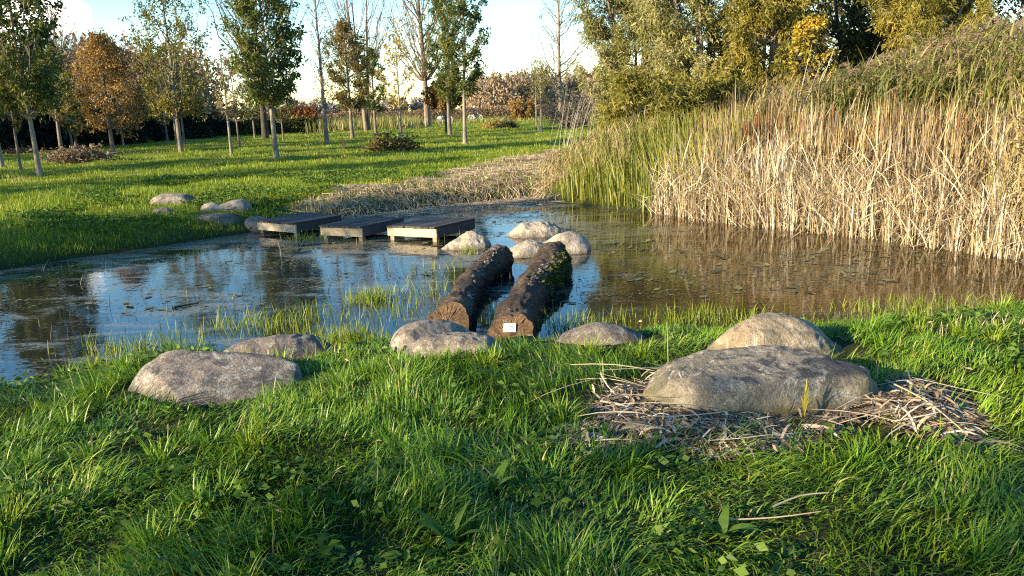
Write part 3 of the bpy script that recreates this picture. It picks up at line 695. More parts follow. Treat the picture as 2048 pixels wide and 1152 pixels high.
tree(362, 303, -45, 225, 88, 12, 'ash_olive', 'grey', 'big ash with upward forking limbs and an open olive crown', 112, limbs=46, twigs=10, lpt=15, up=1.5, shape='oval', leafy_from=.26, lw=.034)
tree(369, 289, 130, 225, 40, 6, 'ash_green', 'grey', 'thin dark tree just right of the big forked ash', 113, limbs=20, twigs=8, lpt=13)
tree(463, 308, 110, 235, 30, 8, 'rust', 'pale', 'nearly leafless young tree with pale stem and brown shreds', 114, limbs=20, twigs=8, lpt=3)
tree(479, 294, 120, 235, 36, 6, 'brown_green', 'grey', 'thin brown green tree behind the nearly leafless one', 115, limbs=22, twigs=8, lpt=11)
tree(510, 278, 165, 235, 28, 6, 'ash_green', 'grey', 'small green tree left of the thick dark poplar trunk', 116, limbs=20, twigs=8, lpt=13)
tree(531, 276, -170, 150, 105, 17, 'rust', 'dark', 'thick dark trunked bare poplar right behind the leafy ash', 117, G2, limbs=60, twigs=28, lpt=1, up=2.0, shape='vase', twig_len=.32, twig_r=.009)
tree(553, 316, -75, 200, 78, 14, 'ash_green', 'pale', 'tall leafy dark green ash, fullest crown left of the middle', 118, limbs=54, twigs=12, lpt=12, up=1.2, ll=.165, lw=.034, leafy_from=.24)
tree(567, 283, 185, 240, 26, 5, 'ash_green', 'grey', 'small sapling seen right behind the tall leafy ash', 119, limbs=14, twigs=7, lpt=11)
tree(654, 288, -70, 200, 38, 12, 'rust', 'grey', 'tall bare slim tree standing alone right of the leafy ash', 120, limbs=44, twigs=10, lpt=1, up=1.6, shape='column')
tree(705, 278, 48, 218, 54, 11, 'brown_green', 'grey', 'oval crowned brownish green tree in the middle of the lawn', 121, limbs=44, twigs=12, lpt=19, ll=.14)
tree(752, 271, 100, 222, 30, 9, 'ash_green', 'grey', 'smaller dark green tree touching the oval crowned one', 122, limbs=30, twigs=9, lpt=16, ll=.14)
tree(735, 264, -150, 130, 80, 9, 'rust', 'brown', 'many stemmed bare poplar rising behind the oval crowned tree', 123, G2, limbs=60, twigs=26, lpt=1, up=2.4, shape='vase', twig_r=.009, stems=3)
tree(803, 276, 75, 215, 38, 7, 'yellow', 'pale', 'slender young tree with sparse yellow leaves inside a dark guard frame', 124, limbs=26, twigs=8, lpt=4, ll=.16, lw=.05)
tree(856, 254, -170, 150, 92, 17, 'yellow', 'brown', 'tall brown trunked poplar with scattered yellow leaves', 125, G2, limbs=64, twigs=24, lpt=3, up=2.0, shape='vase', twig_r=.012, ll=.22, lw=.08, leafy_from=.52)
tree(893, 268, 160, 212, 44, 7, 'orange', 'dark', 'low dark stemmed tree with brownish orange leaves behind the twin green trees', 126, limbs=30, twigs=10, lpt=16, shape='round', up=.7, ll=.16, lw=.06)
tree(900, 271, -35, 200, 42, 11, 'ash_green', 'grey', 'left one of two close set tall green trees', 127, limbs=46, twigs=11, lpt=19, ll=.14)
tree(930, 288, -70, 188, 52, 11, 'ash_green', 'pale', 'right one of two close set tall green trees, with the sunlit trunk', 128, limbs=48, twigs=10, lpt=18, cx=942)
tree(1122, 250, -70, 170, 66, 12, 'ash_olive', 'grey', 'tall open bare tree against the sky above the reeds', 129, limbs=50, twigs=22, lpt=4, up=1.2, leafy_from=.40, twig_r=.005)
tree(1073, 252, 120, 195, 26, 5, 'ash_olive', 'grey', 'thin dark stemmed tree left of the reeds', 130, limbs=22, twigs=8, lpt=4)
tree(1083, 266, 125, 200, 24, 6, 'ash_olive', 'pale', 'thin pale stemmed tree against the left edge of the reeds', 131, limbs=20, twigs=8, lpt=4)
tree(190, 285, 8, 130, 56, 12, 'rust', 'grey', 'bare pinkish poplar seen over the orange tree', 132, G2, d=75, limbs=60, twigs=18, lpt=2, up=1.8, shape='oval', twig_r=.014, twig_len=.35)
for k, (px, top, hw, lf, d, lab) in enumerate([(125, 118, 60, 'brown_green', 68, 'brown green tree at the wood edge left of the orange tree'), (268, 118, 50, 'rust', 72, 'rusty round tree at the wood edge behind the orange tree'), (310, 170, 45, 'rust', 75, 'lower rusty tree right of the round rusty one'), (20, 95, 60, 'brown_green', 62, 'brown green tree at the wood edge by the left picture edge'), (75, 130, 50, 'ash_olive', 66, 'olive tree at the wood edge behind the bright pale trunk')]):
    tree(px, 280, top, 240, hw, 9, lf, 'grey', lab, 140+k, 'trees at the wood edge', d=d, limbs=50, twigs=14, lpt=10 if lf != 'rust' else 7, ll=.22, lw=.08, shape='round', up=.8, twig_r=.012)
# dark evergreens closing the lawn at the left
EV = [(-60, 215, 80, 46, 'left edge of the picture'), (35, 212, 75, 47, 'behind the thin dark stemmed tree'), (110, 220, 70, 50, 'behind the olive tree'), (185, 222, 70, 53, 'behind the left brush heap'), (262, 226, 66, 57, 'behind the slim pale trunk'), (325, 236, 50, 62, 'left of the forked ash')]
for k, (px, top, hw, d, lab) in enumerate(EV):
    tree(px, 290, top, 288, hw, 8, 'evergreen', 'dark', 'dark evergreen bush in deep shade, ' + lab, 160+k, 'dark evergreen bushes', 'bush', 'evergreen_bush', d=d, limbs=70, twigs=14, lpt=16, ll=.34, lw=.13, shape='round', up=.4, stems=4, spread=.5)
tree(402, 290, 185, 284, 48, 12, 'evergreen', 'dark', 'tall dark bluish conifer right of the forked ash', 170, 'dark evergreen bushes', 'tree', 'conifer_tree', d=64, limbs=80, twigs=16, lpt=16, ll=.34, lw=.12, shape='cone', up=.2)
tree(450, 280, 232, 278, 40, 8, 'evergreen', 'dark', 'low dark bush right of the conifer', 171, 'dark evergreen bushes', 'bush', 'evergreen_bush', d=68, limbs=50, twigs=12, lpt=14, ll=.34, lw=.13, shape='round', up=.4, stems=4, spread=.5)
# willows and their neighbours above the reeds on the right
GW = 'willows behind the reeds'
WK = dict(limbs=95, twigs=20, lpt=22, leafy_from=.24, ll=.13, lw=.014, up=.9, shape='round', droop=.75, stems=7, spread=.45, twig_len=.28, twig_r=.006)
tree(1275, 300, -110, 235, 98, 14, 'willow_pale', 'grey', 'silvery pale willow, leftmost of the big willows', 201, GW, 'willow', 'willow_tree', d=24, **WK)
tree(1400, 300, -160, 245, 110, 16, 'willow_pale', 'grey', 'broad pale olive willow right of the silvery one', 202, GW, 'willow', 'willow_tree', d=21, **WK)
tree(1510, 300, -120, 240, 85, 16, 'willow_olive', 'grey', 'dense olive green willow left of the golden tree', 203, GW, 'willow', 'willow_tree', d=20, **WK)
tree(1345, 300, 150, 290, 120, 10, 'willow_olive', 'grey', 'low spreading olive willow bush in front of the pale willows', 208, GW, 'willow', 'willow_bush', d=18, **{**WK, 'limbs': 80})
tree(1600, 290, 45, 178, 52, 8, 'gold', 'dark', 'golden yellow leaved tree among the willows', 204, 'trees behind the reeds', 'tree', 'maple_tree', d=18.5, limbs=44, twigs=13, lpt=6, ll=.10, lw=.028, up=.6, shape='oval', droop=.6, leafy_from=.48)
tree(1548, 290, -60, 60, 60, 8, 'gold', 'dark', 'second golden tree whose leaves show high above the dense olive willow', 209, 'trees behind the reeds', 'tree', 'maple_tree', d=20.5, limbs=30, twigs=9, lpt=8, ll=.12, lw=.04, up=.6, shape='round', droop=.5, leafy_from=.45)
tree(1690, 300, -190, 190, 105, 20, 'dark_green', 'dark', 'dark shaded tree with several dark trunks right of the golden tree', 205, 'trees behind the reeds', d=22, limbs=95, twigs=17, lpt=6, ll=.15, lw=.04, up=1.0, leafy_from=.34, shape='oval', stems=4, spread=.35)
tree(1705, 300, -140, 200, 120, 12, 'willow_olive', 'grey', 'olive willow showing through behind the dark trunked tree', 215, GW, 'willow', 'willow_tree', d=27, **{**WK, 'leafy_from': .34})
tree(1820, 300, -160, 175, 100, 14, 'willow_olive', 'grey', 'yellowish olive willow right of the dark tree', 206, GW, 'willow', 'willow_tree', d=19, **WK)
tree(1915, 300, -200, 150, 70, 20, 'brown_green', 'dark', 'dark trunked thin crowned tree near the right edge', 207, 'trees behind the reeds', d=21, limbs=60, twigs=14, lpt=5, ll=.13, lw=.03, up=1.5, stems=3, spread=.4)
tree(2030, 300, -200, 140, 85, 16, 'brown_green', 'dark', 'dark trunked tree cut by the right edge of the picture', 210, 'trees behind the reeds', d=22, limbs=70, twigs=14, lpt=6, ll=.13, lw=.03, up=1.3, stems=3, spread=.4)
tree(1700, 300, 150, 290, 170, 8, 'willow_olive', 'grey', 'low tangled bush under the dark tree', 211, 'trees behind the reeds', 'bush', 'bush', d=20, **{**WK, 'limbs': 80, 'lpt': 18})
tree(1960, 300, 55, 290, 150, 8, 'rust', 'brown', 'brown half bare thicket near the right edge', 212, 'trees behind the reeds', 'bush', 'bush', d=24, **{**WK, 'limbs': 90, 'lpt': 9})
# unseen trees added beyond the left picture edge to shade lawn, bank and foreground
SH = [(-8.39, -5.07, 4.5, .6, .85), (-9.63, -3.71, 4.8, .6, .9), (-9.41, -4.51, 4.6, .6, .85), (-10.41, -2.78, 4.3, .6, .85), (-17.0, 5.0, 6.2, 1.0, 1.5), (-21.7, 4.2, 7.5, 1.5, 1.7),
      (-24, 12, 8.0, 2.0, 2.0), (-27, 18, 8, 2, 2.0), (-36, 30, 9, 2, 2.4), (-44, 37, 10, 2, 2.6), (-45, 25, 10, 2, 2.6), (-33, 17, 8.5, 1.5, 2.4), (-40, 34, 9, 1.5, 2.4)]
proto = None
for k, (x, y, H, hb, Rr) in enumerate(SH):
    p = np.array([x, y, float(ground(np.array([[x, y]]))[0])])
    root = empty('tree', p, 'unseen tree out of view at the left, added to cast shade', 'tree', 'unseen shade trees', rz=k*1.7)
    if k == 4: proto = None
    if proto is None:
        proto = make_tree(root, 8.0, 2.0, 2.1, .10, 'ash_green', 'pale', 300+k, limbs=44, twigs=12, lpt=13 if k >= 4 else 5, ll=.16, lw=.045)
    else:
        for o in proto:
            c = o.copy(); C.objects.link(c); c.parent = root
    root.scale = (Rr/2.1, Rr/2.1, H/8.0)

# ------------------------------------------------------------ woods far off
def woods(name, label, px0, px1, d0, d1, n, hrange, leaf, bark, seed, csize, cl, shape='round', trunk=False, wide=.45):
    r = rng(seed); px = r.uniform(px0, px1, n); d = r.uniform(d0, d1, n)
    parts = []; P0 = []
    for a, b in zip(px, d):
        rr = F_+(a-1024)/FPX*RX; t = b/rr[1]; P0.append([rr[0]*t, b])
    P0 = np.array(P0); z = ground(P0); P0 = np.c_[P0, z]; H = r.uniform(*hrange, n)
    q = np.repeat(np.arange(n), cl); D = unit(r.normal(size=(len(q), 3)))*(r.uniform(0, 1, (len(q), 1))**.4)
    Rr = H*wide*r.uniform(.7, 1.2, n)
    if shape == 'round': c = P0[q]+np.c_[D[:, 0]*Rr[q], D[:, 1]*Rr[q], H[q]*.55+D[:, 2]*H[q]*.45]
    else:
        zf = r.uniform(.08, 1, len(q)); rad = Rr[q]*.55*np.sin(np.pi*np.clip(zf*.8+.15, 0, 1))
        c = P0[q]+np.c_[r.normal(0, .5, len(q))*rad, r.normal(0, .5, len(q))*rad, H[q]*zf*r.uniform(.85, 1.05, len(q))]
    tint = r.uniform(0, 1, n)
    v_, f_ = leaves(r, c, csize*r.uniform(.6, 1.4, len(q)), csize*.3*r.uniform(.6, 1.4, len(q)), r.normal(size=(len(q), 3)) + (np.array([0, 0, 2.5]) if trunk else 0))
    parts.append((v_, f_, np.clip(tint[q]*.8+r.normal(0, .12, len(q))+.1, 0, 1), 0))
    if trunk:
        u = np.linspace(0, 1, 4); TP = P0[:, None]+np.stack([np.zeros((n, 4)), np.zeros((n, 4)), u[None]*H[:, None]], -1); TP[..., :2] += r.normal(0, .25, (n, 4, 2))
        v_, f_ = tubes(TP, (.16*(1-.7*u))[None].repeat(n, 0), 4); parts.append((v_, f_, None, 1))
    o = build(name, parts, [LM[leaf], BK[bark]]); tag(o, label, 'woods', None, 'stuff'); return o

woods('far_woods', 'low haze tinted autumn woods along the horizon', -400, 2500, 300, 420, 330, (5, 8.5), 'far', 'grey', 401, 1.1, 800)
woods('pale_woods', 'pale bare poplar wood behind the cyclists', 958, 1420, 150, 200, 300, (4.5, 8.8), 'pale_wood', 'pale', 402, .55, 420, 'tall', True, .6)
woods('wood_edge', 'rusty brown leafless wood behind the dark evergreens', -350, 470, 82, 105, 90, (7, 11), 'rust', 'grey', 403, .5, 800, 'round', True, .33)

def hedge(name, label, a, b, d, h, wd, leaf, seed, n, lf=.12, cat='hedge'):
    """leafy bank between two photo columns at depth d"""
    r = rng(seed); pa = F_+(a-1024)/FPX*RX; pb = F_+(b-1024)/FPX*RX
    A_ = pa[:2]*d[0]/pa[1]; B_ = pb[:2]*d[1]/pb[1]; u = r.uniform(0, 1, n)[:, None]; v = r.uniform(-1, 1, n)
    c = A_+(B_-A_)*u; nrm = unit(np.array([-(B_-A_)[1], (B_-A_)[0]])); top = h*(.8+.4*vnoise(c, .8, seed, 2))
    z = r.uniform(0, 1, n)**.7*top; c = c+nrm*(v*wd*np.sqrt(np.clip(1.05-(z/top)**2, .05, 1)))[:, None]
    g = ground(c); P = np.c_[c, g+z]; org = np.array([*(A_+B_)/2, 0])
    v_, f_ = leaves(r, P-org, lf*r.uniform(.6, 1.4, n), lf*.35*r.uniform(.6, 1.3, n), r.normal(size=(n, 3))+np.array([0, 0, .8]))
    rv = np.clip(.5+(vnoise(P, 1.5, seed+2, 2)-.5)*1.4+r.normal(0, .15, n), 0, 1)
    o = build(name, [(v_, f_, rv, 0)], LM[leaf], loc=org); return tag(o, label, cat)
hedge('hedge', 'reddish brown beech hedge far behind the lawn', 575, 662, (84, 84), 2.0, .8, 'hedge_red', 501, 9000, .28)
hedge('hedge', 'low dark green clipped hedge in front of the reddish one', 380, 662, (70, 74), 1.15, .7, 'dark_green', 502, 20000, .22)
hedge('hedge', 'reddish scrub hedge behind the cyclists on the path', 640, 1420, (118, 124), 1.5, 1.3, 'rust', 503, 24000, .22)
tree(1058, 250, 200, 244, 26, 5, 'orange', 'brown', 'yellow orange autumn shrub behind the brush heaps', 213, 'shrubs', 'shrub', 'shrub', d=92, limbs=50, twigs=12, lpt=9, ll=.2, lw=.07, shape='round', up=.9, stems=5, spread=.5)
tree(1150, 255, 178, 250, 60, 5, 'grey_twig', 'grey', 'grey twiggy willow shrub beside the thin stems at the reed edge', 214, 'shrubs', 'shrub', 'shrub', d=55, limbs=70, twigs=14, lpt=6, ll=.12, lw=.03, shape='round', up=1.2, stems=7, spread=.5)
# ------------------------------------------------------------ small things on the lawn
GUARD = plainmat('dark_green_paint', (.02, .035, .03), .5, .1)
def frame_guard():
    p = gpix(806, 283); s = mpp(p); r = empty('tree_guard', p, 'dark green square guard frame round a slender yellow leaved tree', 'tree guard')
    h, wd = 19*s, 15*s
    for x in (-.5, .5):
        for y in (-.5, .5):
            v_, f_ = box((x*wd, y*wd+.3, h/2), .035, .035, h/2); build('post', [(v_, f_, None, 0)], GUARD, r)
    for k, (x, y, hx, hy) in enumerate(((0, -.5, .5, 0), (0, .5, .5, 0), (-.5, 0, 0, .5), (.5, 0, 0, .5))):
        v_, f_ = box((x*wd, y*wd+.3, h-.10), max(hx*wd-.037, .02), max(hy*wd-.037, .02), .04); build('rail', [(v_, f_, None, 0)], GUARD, r)
frame_guard()
for (x, y, lab) in ((893, 268, 'short pale post beside the twin green trees'), (1077, 266, 'short pale post beside the pale thin stem near the reeds'), (688, 300, 'short dark post in the grass right of the leafy ash')):
    p = gpix(x, y); v_, f_ = box((0, 0, .17), .06, .06, .2); v2, f2 = box((0, 0, .385), .066, .066, .015)
    tag(build('short_post', [(v_, f_, None, 0), (v2, f2, None, 0)], BK['pale' if x > 800 else 'dark'], loc=p), lab, 'post', 'short posts on the lawn')
def brush(px, py, wpx, hpx, leaf, bark, label, seed, leafn, nst=220):
    p = gpix(px, py); s = mpp(p); r = rng(seed); a, h = wpx*.5*s, hpx*s; root = empty('brush_heap', p, label, 'brush heap', 'heaps of cut branches')
    b = np.c_[r.normal(0, .38, nst)*a, r.normal(0, .3, nst)*a, np.zeros(nst)]; b[:, 2] = np.abs(r.normal(0, .33, nst))*h*np.exp(-(b[:, 0]/a)**2*1.6)
    az = r.normal(.3, .9, nst)+r.integers(0, 2, nst)*3.1; el = np.abs(r.normal(.18, .22, nst)); L = a*r.uniform(.3, .9, nst)
    d = np.c_[np.cos(az)*np.cos(el), np.sin(az)*np.cos(el)*.7, np.sin(el)]
    u = np.linspace(0, 1, 4); P = b[:, None]+d[:, None]*(L[:, None]*u)[..., None]+r.normal(0, .05, (nst, 4, 3))*a
    P[..., 2] = np.clip(P[..., 2], 0, h*1.05)
    v_, f_ = tubes(P, (.018*(1.2-u))[None].repeat(nst, 0), 4); build('branches', [(v_, f_, None, 0)], BK[bark], root)
    q = r.integers(0, nst, leafn); w_ = r.integers(0, 4, leafn); c = P[q, w_]+r.normal(0, .06, (leafn, 3))*a; c[:, 2] = np.abs(c[:, 2])
    v_, f_ = leaves(r, c, .14*r.uniform(.6, 1.3, leafn), .05*r.uniform(.6, 1.3, leafn), r.normal(size=(leafn, 3)))
    build('leaves', [(v_, f_, r.uniform(0, 1, leafn), 0)], LM[leaf], root)
brush(160, 324, 112, 30, 'rust', 'brown', 'heap of cut branches with brown leaves on the lawn at the left', 601, 1500)
brush(46, 308, 50, 16, 'rust', 'dark', 'small dark brown heap of branches by the evergreens at far left', 602, 700, 120)
brush(785, 303, 95, 34, 'brown_green', 'dark', 'heap of cut branches in front of the dark guard frame', 603, 1700)
brush(992, 258, 46, 22, 'yellow', 'brown', 'heap of yellow leaved branches left of a black one', 604, 1100, 160)
brush(1019, 256, 34, 20, 'dark_green', 'dark', 'black looking heap of bare branches right of the yellow one', 605, 400, 260)

# ------------------------------------------------------------ cyclists on the path
def skin_body(name, joints, edges, radii, mat, parent, sub=1):
    me = bpy.data.meshes.new(name); me.from_pydata(joints, edges, []); o = bpy.data.objects.new(name, me); C.objects.link(o)
    o.parent = parent
    m = o.modifiers.new('skin', 'SKIN'); sv = me.skin_vertices[0].data
    for i, r in enumerate(radii): sv[i].radius = (r, r); sv[i].use_root = (i == 0)
    o.modifiers.new('sub', 'SUBSURF').levels = sub; o.modifiers['sub'].render_levels = sub
    me.materials.append(mat); return o
SKINM = plainmat('skin', (.45, .27, .19), .6, .05)
def cyclist(px, py, hpx, coat, hair, frame, plab, blab, bags):
    p = gpix(px, py); hd = math.atan2(.12, 1)
    br = empty('bicycle', p, blab, 'bicycle', 'bicycles on the path', rz=hd)
    metal = plainmat('bike_paint', frame, .35, .05); tyre = plainmat('pale_rubber', (.55, .54, .52), .6, .05)
    for x in (-.54, .54):
        a = np.linspace(0, 2*np.pi, 29); P = np.c_[x+.33*np.cos(a), np.zeros(29), .35+.33*np.sin(a)]
        v_, f_ = tubes(P[None], np.full((1, 29), .026), 6); wh = build('wheel', [(v_, f_, None, 0)], tyre, br, True)
        sp = []
        for k in range(12):
            b = k*np.pi/6; sp.append(np.array([[x, 0, .35], [x+.165*math.cos(b), 0, .35+.165*math.sin(b)], [x+.32*math.cos(b), 0, .35+.32*math.sin(b)]]))
        v_, f_ = tubes(np.array(sp), np.full((12, 3), .006), 4); build('spokes', [(v_, f_, None, 0)], metal, wh)
        a2 = np.linspace(.3, 2.9, 12) if x < 0 else np.linspace(.5, 2.6, 12)
        P = np.c_[x+.37*np.cos(a2), np.zeros(12), .35+.37*np.sin(a2)]; v_, f_ = tubes(P[None], np.full((1, 12), .03), 6); build('mudguard', [(v_, f_, None, 0)], metal, br, True)
    J = dict(rh=(-.54, 0, .35), bb=(-.08, 0, .32), st=(-.22, 0, .82), hd=(.36, 0, .80), ht=(.33, 0, .95), fh=(.54, 0, .35))
    prt = []
    for a_, b_ in (('rh', 'bb'), ('rh', 'st'), ('bb', 'st'), ('bb', 'hd'), ('bb', 'ht'), ('hd', 'fh'), ('hd', 'ht')):
        A_, B_ = np.array(J[a_]), np.array(J[b_]); v_, f_ = tubes(np.array([[A_, (A_+B_)/2, B_]]), np.full((1, 3), .022), 6); prt.append((v_, f_, None, 0))
    build('frame', prt, metal, br, True)
    v_, f_ = tubes(np.array([[(.22, -.28, 1.08), (.30, -.2, 1.1), (.33, 0, 1.02), (.30, .2, 1.1), (.22, .28, 1.08)]]), np.full((1, 5), .016), 6); build('handlebar', [(v_, f_, None, 0)], metal, br, True)
    v_, f_ = tubes(np.array([[(-.38, 0, .88), (-.28, 0, .90), (-.12, 0, .89)]]), np.array([[.05, .09, .03]]), 8); build('saddle', [(v_, f_, None, 0)], GUARD, br, True)
    if bags:
        for y in (-.14, .14):
            v_, f_ = box((-.56, y, .62), .17, .05, .15); build('pannier', [(v_, f_, None, 0)], plainmat('pale_canvas', (.6, .58, .55), .8, .05), br)
    pr = empty('person', p, plab, 'person', 'cyclists', rz=hd)
    cm = plainmat('dark_coat', coat, .8, .1)
    j = [(-.25, 0, .98), (-.22, 0, 1.15), (-.16, 0, 1.35), (-.10, 0, 1.48), (-.08, 0, 1.56),
         (-.11, -.19, 1.44), (.06, -.24, 1.24), (.24, -.26, 1.11), (-.11, .19, 1.44), (.06, .24, 1.24), (.24, .26, 1.11),
         (-.20, -.10, .95), (.14, -.11, .86), (.02, -.11, .42), (.12, -.11, .36), (-.20, .10, .95), (.08, .11, .74), (-.12, .11, .30), (-.02, .11, .24)]
    e = [(0, 1), (1, 2), (2, 3), (3, 4), (3, 5), (5, 6), (6, 7), (3, 8), (8, 9), (9, 10), (0, 11), (11, 12), (12, 13), (13, 14), (0, 15), (15, 16), (16, 17), (17, 18)]
    rad = [.15, .15, .16, .10, .06, .075, .055, .04, .075, .055, .04, .11, .085, .055, .045, .11, .085, .055, .045]
    skin_body('body', j, e, rad, cm, pr)
    V, Fc = icos(3); hv = V*np.array([.10, .085, .125])+np.array([-.03, 0, 1.66]); hv[:, 0] += np.where((hv[:, 2] < 1.66) & (V[:, 0] > .8), .02, 0)
    build('head', [(hv, Fc, None, 0)], SKINM, pr, True)
    msk = (V[:, 2] > .15) | (V[:, 0] < -.25); keep = msk[Fc].all(1); hv2 = V*np.array([.112, .097, .137])+np.array([-.035, 0, 1.665])
    build('hair', [(hv2, Fc[keep], None, 0)], plainmat('hair_tone', hair, .8, .1), pr, True)
    for y in (-.26, .26):
        fv, ff = [], []
        for q in range(5):
            pth = np.array([[(.25+.005*q, y+(q-2)*.018, 1.12), (.29, y+(q-2)*.018, 1.125), (.30, y+(q-2)*.018, 1.085)]]); v_, f_ = tubes(pth, np.array([[.011, .010, .008]]), 5); fv.append((v_, f_, None, 0))
        build('hand', fv, SKINM, pr, True)
cyclist(951, 242, 28, (.015, .018, .035), (.65, .63, .58), (.60, .60, .58), 'person with pale hair and dark jacket riding a white bicycle in the open', 'white bicycle ridden in the open, right of the twin green trees', False)
cyclist(890, 246, 28, (.02, .018, .02), (.03, .025, .02), (.55, .55, .55), 'dark clothed person on a bicycle half hidden behind the twin green trees', 'white bicycle with panniers half hidden behind the twin green tree trunks', True)

# ------------------------------------------------------------ reeds
STRAW = leafmat('dry_cattail', [(.06, .036, .018), (.19, .135, .075), (.39, .31, .19), (.57, .515, .42)], [0, .4, .75, 1], .25, .6)
RUSTREED = leafmat('rusty_cattail', [(.15, .085, .04), (.29, .21, .10), (.42, .35, .18)], None, .25, .6)
GREENREED = leafmat('green_cattail', [(.075, .10, .02), (.17, .20, .035), (.28, .27, .06), (.40, .33, .15)], [0, .35, .68, 1], .35, .45)
REED = leafmat('common_reed', [(.07, .085, .02), (.16, .165, .04), (.26, .235, .08), (.40, .32, .16)], [0, .4, .75, 1], .3, .5)
REEDDRY = leafmat('drying_reed', [(.14, .12, .045), (.26, .21, .085), (.38, .30, .15), (.5, .42, .27)], [0, .4, .75, 1], .3, .5)
PALESTEM = leafmat('pale_stem', [(.33, .29, .24), (.50, .46, .40)], None, .05, .6)
HEADM = leafmat('cattail_head', [(.07, .032, .016), (.13, .06, .03)], None, .02, .9)
FLUFF = leafmat('reed_plume', [(.14, .10, .07), (.24, .17, .11)], None, .3, .9)
def along(pts, n, r, dmin, dmax, power=1.0):
    """points behind a shoreline given in photo pixels: spread along it, dmin..dmax metres further from the camera"""
    Q = np.array([plane(x, y)[:2] for x, y in pts]); L = np.r_[0, np.cumsum(np.linalg.norm(np.diff(Q, axis=0), axis=1))]
    s = r.uniform(0, L[-1], n); x = np.interp(s, L, Q[:, 0]); y = np.interp(s, L, Q[:, 1])
    T = np.c_[np.interp(s+.05, L, Q[:, 0])-np.interp(s-.05, L, Q[:, 0]), np.interp(s+.05, L, Q[:, 1])-np.interp(s-.05, L, Q[:, 1])]
    N = unit(np.c_[T[:, 1], -T[:, 0]]); N *= np.where((N*np.c_[x, y]).sum(1) < 0, -1, 1)[:, None]
    dd = dmin+(dmax-dmin)*r.uniform(0, 1, n)**power
    return np.c_[x, y]+N*dd[:, None]+r.normal(0, .05, (n, 2)), s/L[-1], dd
def zb(P): return np.c_[P, np.maximum(ground(P), -.12)]
r = rng(700)
EDGE = [(2420, 560), (2250, 545), (2048, 522), (1900, 498), (1700, 471), (1500, 451), (1350, 431), (1310, 426)]
# tall dry cattail leaves
n = 8600; P, s, dd = along(EDGE, n, r, -.05, 2.6, 1.1); cl = vnoise(P, 2.4, 9, 2)
keep = cl > .43; P, s, dd, cl = P[keep], s[keep], dd[keep], cl[keep]; n = len(P)
hgt = (.85+.55*np.clip(dd/1.3, 0, 1))*r.uniform(.55, 1.15, n)*(.92+.9*(cl-.5))
hgt *= np.where(r.uniform(0, 1, n) < .07, 1.22, 1); v_, f_, k = blades(r, zb(P), hgt, r.uniform(.005, .0155, n), r.normal(.3, 1.5, n), np.abs(r.normal(.02, .11, n)), r.uniform(.8, 3.2, n), 6, .9)
rv = np.clip(.40+.16*(1-np.clip(dd/1.4, 0, 1))+(vnoise(P, 1.1, 4, 2)-.5)*.9+r.normal(0, .27, n), 0, 1)
# green leaves still standing in the bed, and a few stems that lean right out of it
n5 = 1500; P5, s5, d5 = along(EDGE, n5, r, .0, 2.4); kk = vnoise(P5, .9, 23, 2) > .48; P5, d5 = P5[kk], d5[kk]; n5 = len(P5)
v_g, f_g, k_g = blades(r, zb(P5), (.8+.4*np.clip(d5, 0, 1))*r.uniform(.6, 1.15, n5), r.uniform(.006, .014, n5), r.uniform(0, 6.28, n5), np.abs(r.normal(.1, .22, n5)), r.uniform(.8, 2.6, n5), 5, .9)
tag(build('green_leaves', [(v_g, f_g, np.repeat(r.uniform(.3, 1, n5), k_g), 0)], GREENREED), 'yellow green leaves standing among the dry cattails', 'cattail bed', None, 'stuff')
P6, s6, d6 = along(EDGE, 380, r, -.30, .9); v6, f6, k6 = blades(r, zb(P6), r.uniform(.6, 1.5, 380), r.uniform(.004, .011, 380), r.uniform(0, 6.28, 380), r.uniform(.25, 1.0, 380), r.uniform(.8, 2.0, 380), 6, 1.0)
n2 = 3600; P2, s2, d2 = along(EDGE, n2, r, -.15, 1.0, 1.3)
b2 = zb(P2); b2[:, 2] += r.uniform(0, .8, n2)**1.5
v2, f2, k2 = blades(r, b2, r.uniform(.25, .9, n2), r.uniform(.004, .010, n2), r.uniform(0, 6.28, n2), r.uniform(.6, 2.0, n2), r.uniform(.6, 1.6, n2), 4, 1.2)
n3 = 3500; P3, s3, d3 = along(EDGE, n3, r, -.10, .7); v3, f3, k3 = blades(r, zb(P3), r.uniform(.35, .85, n3), r.uniform(.005, .011, n3), r.uniform(0, 6.28, n3), np.abs(r.normal(0, .25, n3)), np.ones(n3), 4, 1.0)
o = build('cattail_reeds', [(v6, f6, np.repeat(r.uniform(.3, 1, 380), k6), 0), (v_, f_, np.repeat(rv, k), 0), (v2, f2, np.repeat(r.uniform(.45, 1, n2), k2), 0), (v3, f3, np.repeat(r.uniform(.35, 1, n3), k3), 0)], STRAW)
tag(o, 'dense bed of dry straw coloured cattails standing along the right shore', 'cattail bed', None, 'stuff')
# rusty tops of taller leaves behind
n = 4500; P, s, dd = along(EDGE, n, r, .9, 2.9)
hgt = 1.40*r.uniform(.75, 1.18, n)*(.92+.7*(vnoise(P, 2.0, 19, 2)-.5)); v_, f_, k = blades(r, zb(P), hgt, r.uniform(.006, .014, n), r.normal(.4, 1.0, n), np.abs(r.normal(.05, .12, n)), r.uniform(.8, 2.8, n), 5, .9)
o = build('rusty_reeds', [(v_, f_, np.repeat(np.clip(r.normal(.5, .28, n), 0, 1), k), 0)], RUSTREED); tag(o, 'rusty brown tips of taller cattails behind the dry bed', 'cattail bed', None, 'stuff')
